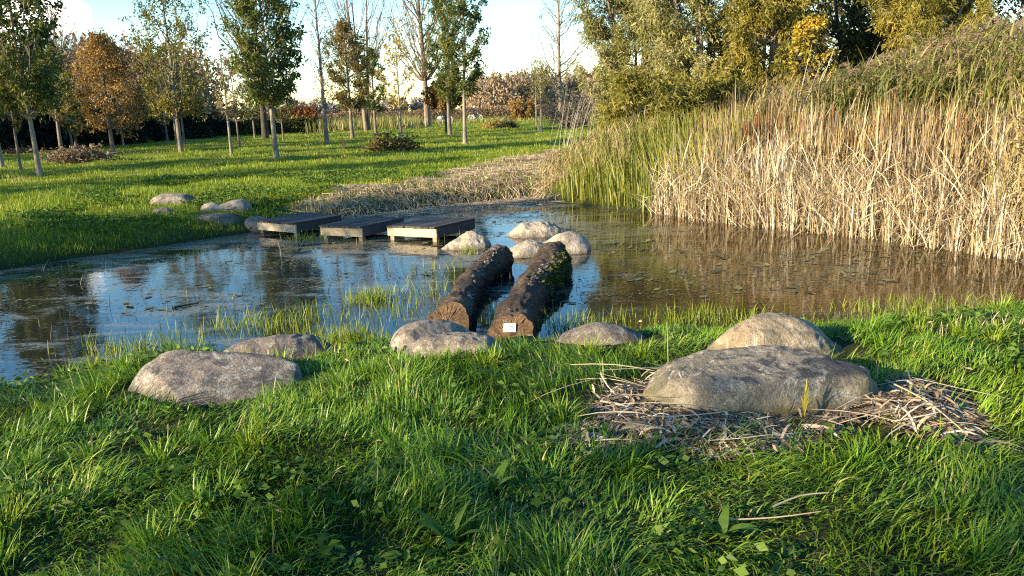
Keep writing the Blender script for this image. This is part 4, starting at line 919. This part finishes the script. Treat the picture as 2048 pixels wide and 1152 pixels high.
# single cattails with seed heads
P, s, dd = along(EDGE[2:], 46, r, .5, 1.9)
for q in range(46):
    b = zb(P[q:q+1])[0]; h = r.uniform(1.1, 1.55); ln = r.normal(0, .06, 2); fl = q % 5 == 0
    root = empty('cattail', b, 'single cattail stalk with a ' + ('fluffy pale burst seed head' if fl else 'brown cigar shaped seed head') + ' among the dry reeds', 'cattail', 'fluffy headed cattails' if fl else 'brown headed cattails')
    u = np.linspace(0, 1, 5); pts = np.c_[u*ln[0]*h, u*ln[1]*h, u*h]
    v_, f_ = tubes(pts[None], np.full((1, 5), .006), 5); build('stem', [(v_, f_, .5, 0)], STRAW, root)
    hp = np.array([pts[-1]+np.array([ln[0], ln[1], 1])*t for t in (-.28, -.27, -.16, -.05, -.04)]); rad = np.array([.004, .015, .017, .015, .004])*(1.5 if fl else 1)
    v_, f_ = tubes(hp[None], rad[None], 7); build('seed_head', [(v_, f_, r.uniform(0, 1), 0)], FLUFF if fl else HEADM, root, True)
# green cattail clump by the channel
GE = [(1400, 437), (1330, 427), (1240, 418), (1180, 411), (1130, 405)]
n = 3400; P, s, dd = along(GE, n, r, .0, 2.2); fade = s
hgt = (.72+.55*np.clip(dd/1.2, 0, 1))*r.uniform(.6, 1.2, n)*(1.14-.26*s); v_, f_, k = blades(r, zb(P), hgt, r.uniform(.008, .016, n), r.normal(2.6, .8, n), np.abs(r.normal(.16, .12, n)), r.uniform(.8, 2.0, n), 5, .7)
rv = np.clip(.42+.35*(1-np.clip(s*2.5, 0, 1))+r.normal(0, .22, n), 0, 1)
o = build('green_cattails', [(v_, f_, np.repeat(rv, k), 0)], GREENREED); tag(o, 'clump of still green sword leaved cattails at the left end of the dry bed', 'cattail bed', None, 'stuff')
# common reed: stems with side leaves and plumes
def reedbed(name, label, P, hgt, mat, seed, nleaf=10, leafl=.42, leafw=.013, lean=.12, plume=.35, az0=.3):
    r = rng(seed); n = len(P); B = zb(P); az = r.normal(az0, .8, n); ln = np.abs(r.normal(lean, .08, n)); K = 5; u = np.linspace(0, 1, K)
    d = np.c_[np.cos(az), np.sin(az)]
    S_ = np.empty((n, K, 3)); S_[..., :2] = B[:, None, :2]+d[:, None]*(hgt*ln)[:, None, None]*(u**1.8)[None, :, None]; S_[..., 2] = B[:, None, 2]+hgt[:, None]*u*(1-.1*ln[:, None]*u)
    sd = unit(r.normal(size=(n, 3))*np.array([1, 1, .1])); v_, f_, k = ribbons(S_, np.tile(.0045*(1.1-.7*u), (n, 1)), sd)
    parts = [(v_, f_, np.repeat(np.clip(r.normal(.75, .2, n), 0, 1), k), 0)]
    q = np.repeat(np.arange(n), nleaf); t = r.uniform(.25, 1.0, len(q))*(K-1.001); i = t.astype(int); g = (t-i)[:, None]
    b = S_[q, i]*(1-g)+S_[q, i+1]*g
    v_, f_, k = blades(r, b, leafl*r.uniform(.5, 1.25, len(q)), leafw*r.uniform(.6, 1.2, len(q)), r.normal(az0, 1.2, len(q)), r.uniform(.45, 1.5, len(q)), r.uniform(1, 1.6, len(q)), 4, .8)
    tint = np.clip(.42+(vnoise(P, .9, seed, 2)-.5)*1.2, 0, 1)
    parts.append((v_, f_, np.repeat(np.clip(tint[q]+r.normal(0, .2, len(q)), 0, 1), k), 0))
    pi = np.where(r.uniform(0, 1, n) < plume)[0]
    if len(pi):
        q = np.repeat(pi, 16); t = r.uniform(0, 1, len(q))
        b = S_[q, -1]+np.c_[d[q]*.10*t[:, None], .02+t*.16-.08*t**2]
        v_, f_ = leaves(r, b, r.uniform(.05, .12, len(q)), np.full(len(q), .008), np.c_[d[q]*1.2, np.full(len(q), .1)]+r.normal(0, .4, (len(q), 3)))
        parts.append((v_, f_, r.uniform(0, 1, len(q)), 1))
    o = build(name, parts, [mat, FLUFF]); tag(o, label, 'reed bed', None, 'stuff'); return o
P, s, dd = along(EDGE, 4600, r, 2.0, 6.5)
hg = (1.35+1.15*np.clip((1-s)*1.4, 0, 1)+.17*(dd-2.5))*r.uniform(.82, 1.1, len(P))
reedbed('common_reeds', 'tall green common reeds behind the dry cattails, rising towards the right', P, hg, REED, 711, plume=.6)
P, s, dd = along([(2420, 560), (2250, 545), (2048, 522), (1975, 508)], 1100, r, -.05, 1.8)
reedbed('shore_reeds', 'yellowish green reeds reaching the water at the right edge', P, r.uniform(1.3, 2.1, len(P)), REEDDRY, 712, 9, .36, .013)
P, s, dd = along([(1330, 425), (1200, 413), (1100, 401), (1058, 396)], 1500, r, 0.2, 5.5)
keep = (s > .3) | (dd > 2.0); P, s, dd = P[keep], s[keep], dd[keep]
reedbed('olive_reeds', 'shorter olive brown reeds at the head of the channel', P, (.80+.17*dd-.30*np.clip(s*2-1, 0, 1))*r.uniform(.7, 1.2, len(P)), REEDDRY, 713, 12, .30, .007, .18, .1)
# bare pale stems left of the bed
for q in range(34):
    px = r.uniform(1085, 1275); p = gpix(px, r.uniform(285, 325)); h = r.uniform(1.3, 2.6); ln = r.normal(.22, .09)
    u = np.linspace(0, 1, 5); pts = np.c_[u**1.3*ln*h, u*r.normal(0, .06)*h, u*h]; v_, f_ = tubes(pts[None], np.array([.0058*(1.15-u)]), 5)
    tag(build('bare_stem', [(v_, f_, r.uniform(0, 1), 0)], PALESTEM, loc=p, smooth=True), 'bare pale whippy stem leaning over the olive reeds', 'stem', 'bare pale stems')
for q in range(9):
    px = r.uniform(1540, 1660); p = plane(px, 300, .3); rr = p[:2]/np.linalg.norm(p[:2]); p = np.r_[rr*r.uniform(15, 16.5), .2]; h = r.uniform(2.0, 2.7); ln = r.normal(.3, .1); u = np.linspace(0, 1, 5)
    v_, f_ = tubes(np.c_[u**1.3*ln*h, 0*u, u*h][None], np.array([.011*(1.15-u)]), 5)
    tag(build('bare_stem', [(v_, f_, r.uniform(0, 1), 0)], PALESTEM, loc=p, smooth=True), 'bare grey stem below the golden tree behind the cattails', 'stem', 'bare stems below the golden tree')
# ------------------------------------------------------------ grass, straw, water plants
GRASS = leafmat('near_grass', [(.036, .088, .007), (.088, .185, .012), (.16, .265, .017), (.26, .31, .024), (.36, .31, .12)], [0, .35, .68, .93, 1], .35, .45, .32)
LAWN = leafmat('lawn_grass', [(.075, .135, .008), (.15, .23, .012), (.23, .285, .02), (.33, .31, .05), (.42, .35, .13)], [0, .35, .7, .92, 1], .35, .5, .3)
LIME = leafmat('lime_water_grass', [(.10, .16, .015), (.20, .26, .03), (.30, .32, .06)], None, .4, .45)
STUB = leafmat('cut_reed', [(.12, .08, .05), (.36, .265, .165), (.62, .51, .37)], None, .15, .7)
LITTER = leafmat('straw_litter', [(.055, .036, .022), (.20, .14, .085), (.40, .31, .20), (.58, .49, .37)], [0, .35, .7, 1], .15, .6)
WEED = leafmat('weed_leaf', [(.03, .065, .010), (.06, .125, .015), (.12, .18, .025)], None, .3, .6, .2)
FLOAT = leafmat('floating_weed', [(.035, .035, .02), (.09, .085, .035), (.16, .15, .05), (.24, .20, .10)], None, .1, .5)
def off_rocks(P, k=.86):
    m = np.ones(len(P), bool)
    for (x, y, a, b, rz) in ROCKS:
        d = P[:, :2]-np.array([x, y]); c, s = math.cos(rz), math.sin(rz); u = (d[:, 0]*c+d[:, 1]*s)/a; v = (-d[:, 0]*s+d[:, 1]*c)/b
        m &= (u*u+v*v) > k
    return m
def ppoly(pts): return np.array([gpix(*p)[:2] for p in pts])
LITP = ppoly([(1120, 812), (1230, 770), (1330, 745), (1480, 800), (1720, 790), (1840, 765), (1920, 805), (1910, 880), (1760, 870), (1640, 850), (1560, 900), (1400, 935), (1280, 900), (1180, 850)])
LITP2 = ppoly([(1110, 800), (1300, 745), (1520, 800), (1740, 785), (1870, 760), (1950, 800), (1950, 900), (1720, 870), (1600, 845), (1500, 850), (1400, 920), (1250, 880)])
STUBP = ppoly([(545, 412), (640, 392), (700, 375), (820, 362), (900, 347), (985, 328), (1060, 312), (1120, 300), (1120, 395), (1062, 394), (1000, 399), (900, 410), (800, 421), (700, 435), (600, 432)])
r = rng(800)
# --- near bank: long lush matted grass
n = 500000; P = np.c_[r.uniform(-7.8, 8.8, n), r.uniform(1.6, 9.3, n)]
dist = np.hypot(P[:, 0], P[:, 1]); sd = poly_sd(P, POND)
wgt = np.clip(1.25-dist*.10, .3, 1)*np.clip((sd-.02)/.22, 0, 1); side_ok = np.abs(P[:, 0]) < P[:, 1]*.68+2.0
keep = (r.uniform(0, 1, n) < wgt) & side_ok & off_rocks(P); P = P[keep]
inl = poly_sd(P, LITP2) < 0; keep = ~(inl & (r.uniform(0, 1, len(P)) < np.clip(.35+.9*vnoise(P, 3, 83, 2), .3, .92))); P = P[keep]; n = len(P)
sd = poly_sd(P, POND); cl = vnoise(P, 3.0, 31, 2); c2 = vnoise(P, .9, 33, 2); c3 = vnoise(P, 7, 35, 1)
B = np.c_[P, ground(P)-.005]
hg = (.068+.12*np.clip((cl-.28)*1.8, 0, 1))*r.uniform(.55, 1.35, n)*(.75+.6*(c3-.2))*np.clip(.45+sd*.5, .45, 1)
flow = vnoise(P, .8, 41, 2)*9+vnoise(P, 3.5, 43, 1)*3.0
az = flow+r.normal(0, .75, n); lean = np.clip(.55+1.25*vnoise(P, 2.2, 45, 2)+r.normal(0, .38, n), .05, 1.75)
v_, f_, k = blades(r, B, hg, r.uniform(.0015, .0042, n), az, lean, r.uniform(1, 1.7, n), 5, .6)
rv = np.clip(.40+(c2-.5)*.7+(cl-.5)*.35+r.normal(0, .15, n), 0, .94); rv[r.uniform(0, 1, n) < .045] = 1.0
near = [(v_, f_, np.repeat(rv, k), 0)]
# broad tussocks that stand out
ct = np.c_[r.uniform(-4, 4.6, 105), r.uniform(2.2, 6.6, 105)]; ct = ct[off_rocks(ct, 1.3) & (poly_sd(ct, POND) > .12) & (poly_sd(ct, LITP) > .05)]
q = np.repeat(np.arange(len(ct)), 75); Q = ct[q]+r.normal(0, .035, (len(q), 2)); da = Q-ct[q]
v_, f_, k = blades(r, np.c_[Q, ground(Q)-.005], r.uniform(.08, .18, len(q)), r.uniform(.0016, .0045, len(q)), np.arctan2(da[:, 1], da[:, 0])+r.normal(0, .5, len(q)), r.uniform(.3, 1.35, len(q)), r.uniform(1, 1.8, len(q)), 6, .5)
tn = r.uniform(.25, .85, len(ct)); near.append((v_, f_, np.repeat(np.clip(tn[q]+r.normal(0, .12, len(q)), 0, .95), k), 0))
o = build('near_grass', near, GRASS); tag(o, 'long lush matted grass of the near bank', 'grass', None, 'stuff')
# --- fallen leaves and dead scraps in the near grass
n = 150; P = np.c_[r.uniform(-4, 4.6, n), r.uniform(2.3, 6.6, n)]; P = P[(poly_sd(P, POND) > .05) & off_rocks(P)]; n = len(P)
v_, f_ = leaves(r, np.c_[P, ground(P)+r.uniform(.03, .11, n)], r.uniform(.025, .055, n), r.uniform(.005, .010, n), np.c_[r.normal(size=(n, 2)), r.normal(0, .25, n)])
o = build('fallen_leaves', [(v_, f_, r.uniform(0, .5, n), 0)], STUB); tag(o, 'small brown fallen leaves caught in the near grass', 'leaves', None, 'stuff')
# --- lawn and far bank
n = 420000; ang = r.uniform(-.70, .72, n); d = np.exp(r.uniform(math.log(9.0), math.log(95), n)); P = np.c_[np.sin(ang)*d, np.cos(ang)*d]
sd = poly_sd(P, POND); keep = (sd > .03) & off_rocks(P, 1.25) & ((P[:, 0] < 1.2) | (P[:, 1] > 19)); P = P[keep]; d = d[keep]; sd = sd[keep]
ins = poly_sd(P, STUBP); keep = ~((ins < 0) & (r.uniform(0, 1, len(P)) < .78)); P = P[keep]; d = d[keep]; sd = sd[keep]; n = len(P)
c1 = vnoise(P, .35, 51, 3); c2 = vnoise(P, 1.6, 53, 2)
hg = (.045+.085*np.clip((c2-.3)*1.6, 0, 1))*r.uniform(.6, 1.3, n)*np.clip(1+.006*d, 1, 1.5)*np.where(d < 20, 1.25, 1)
v_, f_, k = blades(r, np.c_[P, ground(P)-.004], hg, .0011*d**.82*r.uniform(.45, .9, n)*.5+.001, r.uniform(0, 6.28, n), np.abs(r.normal(.45, .35, n)), np.ones(n), 3, 1.0)
rv = np.clip(.48+(c1-.5)*.9+(c2-.5)*.5+r.normal(0, .17, n), 0, 1)
o = build('lawn_grass', [(v_, f_, np.repeat(rv, k), 0)], LAWN); tag(o, 'sunny mown grass of the lawn beyond the pond', 'grass', None, 'stuff')
# --- leafy weeds low in the lawn near the stones, and on the near bank
def weeds(name, label, P, size, seed, mat, per=7):
    r = rng(seed); q = np.repeat(np.arange(len(P)), per); Q = np.c_[P, ground(P)+.02][q]; az = r.uniform(0, 6.28, len(q)); e = r.uniform(.15, .9, len(q))
    st = size*r.uniform(.3, 1.2, len(q)); c = Q+np.c_[np.cos(az)*st, np.sin(az)*st, st*e*1.1+.01]
    v_, f_ = leaves(r, c, size*r.uniform(.7, 1.3, len(q)), size*.32*r.uniform(.7, 1.3, len(q)), np.c_[np.cos(az), np.sin(az), e*.5-.1])
    o = build(name, [(v_, f_, np.clip(r.normal(.5, .25, len(q)), 0, 1), 0)], mat); return tag(o, label, 'weeds', None, 'stuff')
W1 = np.c_[r.uniform(-9, 0, 5200), r.uniform(12.5, 21, 5200)]; W1 = W1[(poly_sd(W1, POND) > .4) & (vnoise(W1, .7, 61, 2) > .5) & (poly_sd(W1, STUBP) > 0) & off_rocks(W1, 1.1)]
weeds('bank_weeds', 'leafy green weeds round the stones on the far bank', W1, .06, 62, WEED)
W2 = np.c_[r.uniform(-4, 4.5, 900), r.uniform(2.2, 6.2, 900)]; W2 = W2[(poly_sd(W2, POND) > .2) & (vnoise(W2, 1.6, 64, 2) > .52) & (poly_sd(W2, LITP) > .05) & off_rocks(W2, 1.2)]
W2 = W2[:330]
weeds('grass_weeds', 'broad leaved weeds and clover hidden in the near grass', W2, .05, 65, WEED, 8)
# --- cut reed stubble, far shore
lo_, hi_ = STUBP.min(0), STUBP.max(0); n = 24000; P = np.c_[r.uniform(lo_[0], hi_[0], n), r.uniform(lo_[1], hi_[1], n)]; P = P[(poly_sd(P, STUBP)+(vnoise(P, .8, 71, 2)-.5)*1.5) < 0]; n = len(P)
v_, f_, k = blades(r, np.c_[P, np.maximum(ground(P), -.02)], r.uniform(.03, .12, n)*(.5+vnoise(P, 1.5, 73, 2)), r.uniform(.002, .0055, n), r.uniform(0, 6.28, n), np.abs(r.normal(.1, .35, n)), np.ones(n), 3, 1)
pr = [(v_, f_, np.repeat(r.uniform(0, 1, n), k), 0)]
m = P[r.integers(0, n, 13000)]+r.normal(0, .1, (13000, 2)); N_ = len(m); v_, f_, k = straws(r, m, r.uniform(.12, .5, N_), r.uniform(.002, .006, N_), r.uniform(0, 6.28, N_), r.uniform(.0, .035, N_), r.uniform(.0, .045, N_), np.abs(r.normal(0, .01, N_)))
pr.append((v_, f_, np.repeat(r.uniform(.1, 1, len(m)), k), 0))
o = build('cut_reed_stubble', pr, STUB); tag(o, 'strip of cut dry reed stubble along the far shore', 'stubble', None, 'stuff')
# --- stubble at the right end of the near bank
SP2 = ppoly([(1760, 668), (1800, 658), (1900, 645), (2048, 622), (2200, 600), (2200, 650), (2048, 668), (1850, 678), (1780, 680)])
lo_, hi_ = SP2.min(0), SP2.max(0); n = 420; P = np.c_[r.uniform(lo_[0], hi_[0], n), r.uniform(lo_[1], hi_[1], n)]; P = P[(poly_sd(P, SP2) < 0) & off_rocks(P) & (vnoise(P, 2.5, 87, 2) > .5)]; n = len(P)
v_, f_, k = blades(r, np.c_[P, np.maximum(ground(P), -.02)], r.uniform(.03, .11, n), r.uniform(.002, .004, n), r.uniform(0, 6.28, n), np.abs(r.normal(.2, .35, n)), np.ones(n), 3, 1)
o = build('shore_stubble', [(v_, f_, np.repeat(r.uniform(.3, 1, n), k), 0)], STUB); tag(o, 'short pale cut stems at the water edge right of the humped boulder', 'stubble', None, 'stuff')
# --- straw litter round the biggest boulder
lo_, hi_ = LITP.min(0), LITP.max(0); n = 15000; P = np.c_[r.uniform(lo_[0], hi_[0], n), r.uniform(lo_[1], hi_[1], n)]; P = P[(poly_sd(P, LITP)+(vnoise(P, 2.6, 81, 3)-.5)*1.0 < .02) & off_rocks(P, .95)]; n = len(P)
pile = np.clip(-poly_sd(P, LITP)/.3, 0, 1); az = r.uniform(0, 6.28, n)
v_, f_, k = straws(r, P, r.uniform(.05, .34, n), r.uniform(.0018, .0065, n)*r.uniform(.5, 1.7, n), az, r.uniform(.004, .05, n)*(.3+pile), r.uniform(.004, .05, n)*(.3+pile), np.abs(r.normal(0, .012, n)))
n7 = 90; P7 = np.c_[r.uniform(lo_[0], hi_[0], n7), r.uniform(lo_[1], hi_[1], n7)]; P7 = P7[(poly_sd(P7, LITP) < .05) & off_rocks(P7, 1.0)]; n7 = len(P7)
v7, f7, k7 = straws(r, P7, r.uniform(.25, .6, n7), r.uniform(.002, .004, n7), r.normal(-.4, .8, n7), r.uniform(.02, .12, n7), r.uniform(.02, .12, n7), np.abs(r.normal(0, .02, n7)))
n4 = 330; P4 = np.c_[r.uniform(lo_[0], hi_[0], n4), r.uniform(lo_[1], hi_[1], n4)]; P4 = P4[(poly_sd(P4, LITP) < -.02) & off_rocks(P4, .9)]; n4 = len(P4)
v4, f4, k4 = blades(r, np.c_[P4, ground(P4)+r.uniform(0, .05, n4)], r.uniform(.08, .24, n4), r.uniform(.003, .009, n4), r.uniform(0, 6.28, n4), r.uniform(1.4, 2.3, n4), r.uniform(.9, 1.5, n4), 7, 1.2)
o = build('straw_litter', [(v7, f7, np.repeat(r.uniform(.6, 1, n7), k7), 0), (v4, f4, np.repeat(np.clip(r.normal(.6, .25, n4), 0, 1), k4), 0), (v_, f_, np.repeat(np.clip(r.normal(.42, .28, n), 0, 1), k), 0)], LITTER); tag(o, 'dry reed straw raked up round the biggest boulder', 'straw', None, 'stuff')
# --- lime green grass growing in shallow water
def patch(c, ra, rb, n, rz=0):
    q = r.normal(0, .5, (n, 2))*np.array([ra, rb]); return c+q@np.array([[math.cos(rz), math.sin(rz)], [-math.sin(rz), math.cos(rz)]])
pl = []
for (x, y, ra, rb, n) in ((745, 600, .28, .2, 480), (800, 625, .5, .4, 150), (860, 585, .45, .5, 130), (700, 688, .3, .2, 800), (640, 672, .5, .2, 150), (590, 640, .5, .5, 260), (300, 700, .6, .25, 330), (500, 655, .6, .3, 260), (880, 540, .4, .6, 90), (940, 505, .2, .2, 60), (620, 480, .5, .4, 150), (1840, 620, .8, .3, 420), (1400, 640, .6, .3, 420), (1000, 640, .25, .3, 150), (1150, 655, .5, .3, 300)):
    pl.append(patch(plane(x, y)[:2], ra, rb, n))
pl = np.vstack(pl); pl = pl[off_rocks(pl) & (poly_sd(pl, POND) < .25)]; n = len(pl)
v_, f_, k = blades(r, np.c_[pl, np.maximum(ground(pl), -.015)], r.uniform(.04, .22, n), r.uniform(.0018, .004, n), r.uniform(0, 6.28, n), np.abs(r.normal(.5, .45, n)), np.ones(n), 4, .8)
o = build('water_grass', [(v_, f_, np.repeat(r.uniform(0, 1, n), k), 0)], LIME); tag(o, 'lime green grass sprouting from the shallow water', 'water grass', None, 'stuff')
# --- floating weed scraps
n = 130000; P = np.c_[r.uniform(-9, 9, n), r.uniform(5, 17, n)]; sdp = poly_sd(P, POND); nn = vnoise(P*np.array([.6, 1.6]), 1.0, 91, 3)
dens = np.clip((nn-.49)*7, 0, 1)*np.clip(.35+.10*(P[:, 1]-6)+.25*(P[:, 0] > 1), .25, 1)
keep = (sdp < -.03) & (r.uniform(0, 1, n) < dens) & off_rocks(P, 1.0); P = P[keep]; n = len(P)
L = r.uniform(.012, .05, n)*np.where(r.uniform(0, 1, n) < .05, 3.5, 1); az = r.normal(.2, .9, n)
dr = np.c_[np.cos(az), np.sin(az), r.normal(.04, .08, n)]; dr = unit(dr); s_ = np.c_[-dr[:, 1], dr[:, 0], np.zeros(n)]; wd = (L*r.uniform(.08, .3, n))[:, None]
b = np.c_[P, np.full(n, .005)]; V = np.stack([b, b+dr*L[:, None]*.5+s_*wd, b+dr*L[:, None], b+dr*L[:, None]*.5-s_*wd], 1); V[..., 2] = np.maximum(V[..., 2], .004)
o = build('pond_weed', [(V.reshape(-1, 3), np.arange(4*n).reshape(n, 4), np.clip(r.normal(.4, .28, n), 0, 1), 0)], FLOAT); tag(o, 'scraps of floating weed and leaf litter on the pond', 'pond weed', None, 'stuff')
# emergent dead stems in the pond
n = 700; P = np.c_[r.uniform(-7, 1, n), r.uniform(6.2, 12.5, n)]; P = P[(poly_sd(P, POND) < -.1) & (vnoise(P, .8, 95, 2) > .5) & off_rocks(P, 1.0)]; n = len(P)
v_, f_, k = blades(r, np.c_[P, np.full(n, -.02)], r.uniform(.04, .22, n), r.uniform(.0015, .004, n), r.uniform(0, 6.28, n), np.abs(r.normal(.35, .4, n)), np.ones(n), 4, 1)
o = build('pond_stubble', [(v_, f_, np.repeat(r.uniform(0, .8, n), k), 0)], FLOAT); tag(o, 'thin dead stems poking out of the open water', 'dead stems', None, 'stuff')
# --- single bits one can point at
def stick(pts, rad, mat, name, label, cat, group=None):
    p0 = np.array(pts[0]); A_ = catmull(np.array(pts)-p0, 7); v_, f_ = tubes(A_[None], np.linspace(rad, rad*.6, 7)[None], 6)
    return tag(build(name, [(v_, f_, .7, 0)], mat, loc=p0, smooth=True), label, cat, group)
def up_(p, z): return np.array([p[0], p[1], p[2]+z])
p = gpix(1337, 796); q = plane(1332, 640, 0); L = mpp(p)*158
stick([p, p+np.array([-.004, 0, L*.5]), p+np.array([-.012, .0, L])], .0028, LITTER, 'dry_stalk', 'thin upright dry stalk at the left end of the biggest boulder', 'stalk')
a, b, c = gpix(1456, 1062), gpix(1550, 1062), gpix(1640, 1050); stick([up_(a, .05), up_(b, .06), up_(c, .06)], .004, LITTER, 'dry_stalk', 'dry stalk lying in the grass, lower of two below the straw', 'stalk')
a, b, c = gpix(1545, 1040), gpix(1600, 1022), gpix(1655, 1016); stick([up_(a, .06), up_(b, .07), up_(c, .07)], .005, LITTER, 'dry_stalk', 'forked dry stalk lying in the grass, upper of two below the straw', 'stalk')
a, b, c = gpix(1770, 780), gpix(1850, 830), gpix(1935, 895); stick([up_(a, .06), up_(b, .08), up_(c, .06)], .005, LITTER, 'reed_cane', 'long pale reed cane lying on the straw right of the biggest boulder', 'cane')
a = plane(562, 512); stick([a, up_(a, .1), a+np.array([-.02, 0, .2])], .009, STUB, 'broken_stem', 'broken pale stem standing in the pond left of the logs', 'stem')
a = plane(566, 500); b = plane(582, 514); stick([up_(a, .08), up_((a+b)/2, .05), up_(b, .0)], .008, BK['dark'], 'twig', 'dark twig leaning in the pond beside the broken stem', 'twig')
a, b = plane(345, 617), plane(398, 608); stick([up_(a, .012), up_((a+b)/2, .014), up_(b, .012)], .013, BK['dark'], 'twig', 'dark twig floating on the open blue water', 'twig')
def leafy(px, py, n, Lr, wr, mat, name, label, cat, seed, el=(.6, 1.3), hgt=0.0, part='leaf'):
    rr = rng(seed); p = gpix(px, py); root = empty(name, p, label, cat)
    for k in range(n):
        az = k*2.4+rr.normal(0, .3); L = rr.uniform(*Lr); w_ = rr.uniform(*wr)
        v_, f_, kk = blades(rr, np.array([[0, 0, hgt*(.3+.7*k/max(1, n-1))]]), np.array([L]), np.array([w_]), np.array([az]), np.array([rr.uniform(*el)]), np.array([1.3]), 6, .3)
        build(part, [(v_, f_, rr.uniform(.3, .9), 0)], mat, root)
    if hgt:
        v_, f_ = tubes(np.array([[[0, 0, 0], [.005, 0, hgt*.5], [0, .004, hgt]]]), np.array([[.004, .004, .003]]), 5); build('stem', [(v_, f_, .4, 0)], mat, root)
YEL = leafmat('yellow_shoot', [(.22, .22, .02), (.42, .36, .03), (.5, .40, .08)], None, .35)
leafy(1608, 845, 5, (.08, .14), (.005, .008), YEL, 'yellow_shoot', 'yellow reed shoot standing in front of the biggest boulder', 'shoot', 5, (.1, .5), .14)
leafy(1162, 752, 5, (.04, .05), (.016, .022), YEL, 'yellow_weed', 'small yellow leaved weed in the grass left of the biggest boulder', 'weed', 6, (.9, 1.5), .05)
leafy(900, 1090, 6, (.16, .24), (.022, .034), WEED, 'dock_plant', 'dark broad leaved dock low in the grass at the bottom middle', 'plant', 7, (.8, 1.4))
leafy(1440, 1080, 6, (.14, .2), (.02, .03), WEED, 'dock_plant', 'dark broad leaved dock low in the grass below the dry stalks', 'plant', 8, (.8, 1.4))
leafy(985, 985, 4, (.14, .2), (.02, .026), WEED, 'dock_plant', 'broad leaved dock in the middle of the near grass', 'plant', 9, (.5, 1.2))
leafy(650, 722, 6, (.10, .2), (.004, .007), GREENREED, 'reed_sprig', 'green reed sprig growing by the dark reddish boulder', 'sprig', 10, (.3, 1.0), .22)
leafy(758, 448, 8, (.08, .16), (.004, .007), STUB, 'dry_sprig', 'sprig of dry grass lying on the middle jetty deck', 'sprig', 11, (.9, 1.5)) if False else None
leafy(935, 520, 8, (.16, .34), (.006, .010), GREENREED, 'reed_sprig', 'pale green reed sprig in the water by the left log', 'sprig', 12, (.3, 1.1), .15)
leafy(985, 625, 7, (.2, .42), (.005, .009), STUB, 'reed_sprig', 'dry bent reed sprig between the two logs', 'sprig', 13, (.3, 1.3), .2)
# coarse verge along the path and dry tall weeds behind the lawn
n = 16000; d = r.uniform(72, 100, n); px = r.uniform(640, 1330, n); rr = F_[None]+((px-1024)/FPX)[:, None]*RX[None]; P = rr[:, :2]*(d/rr[:, 1])[:, None]
keep = (px < 860) | (d > 88); P = P[keep]; n = len(P); px = px[keep]; g = np.where(px < 860, 1.0, .35)
v_, f_, k = blades(r, np.c_[P, ground(P)], r.uniform(.3, 1.3, n)*g, r.uniform(.02, .05, n), r.uniform(0, 6.28, n), np.abs(r.normal(.2, .2, n)), np.ones(n), 3, 1)
o = build('tall_weeds', [(v_, f_, np.repeat(r.uniform(0, .9, n), k), 0)], REED); tag(o, 'tall dry weeds and verge grass along the far path', 'weeds', None, 'stuff')
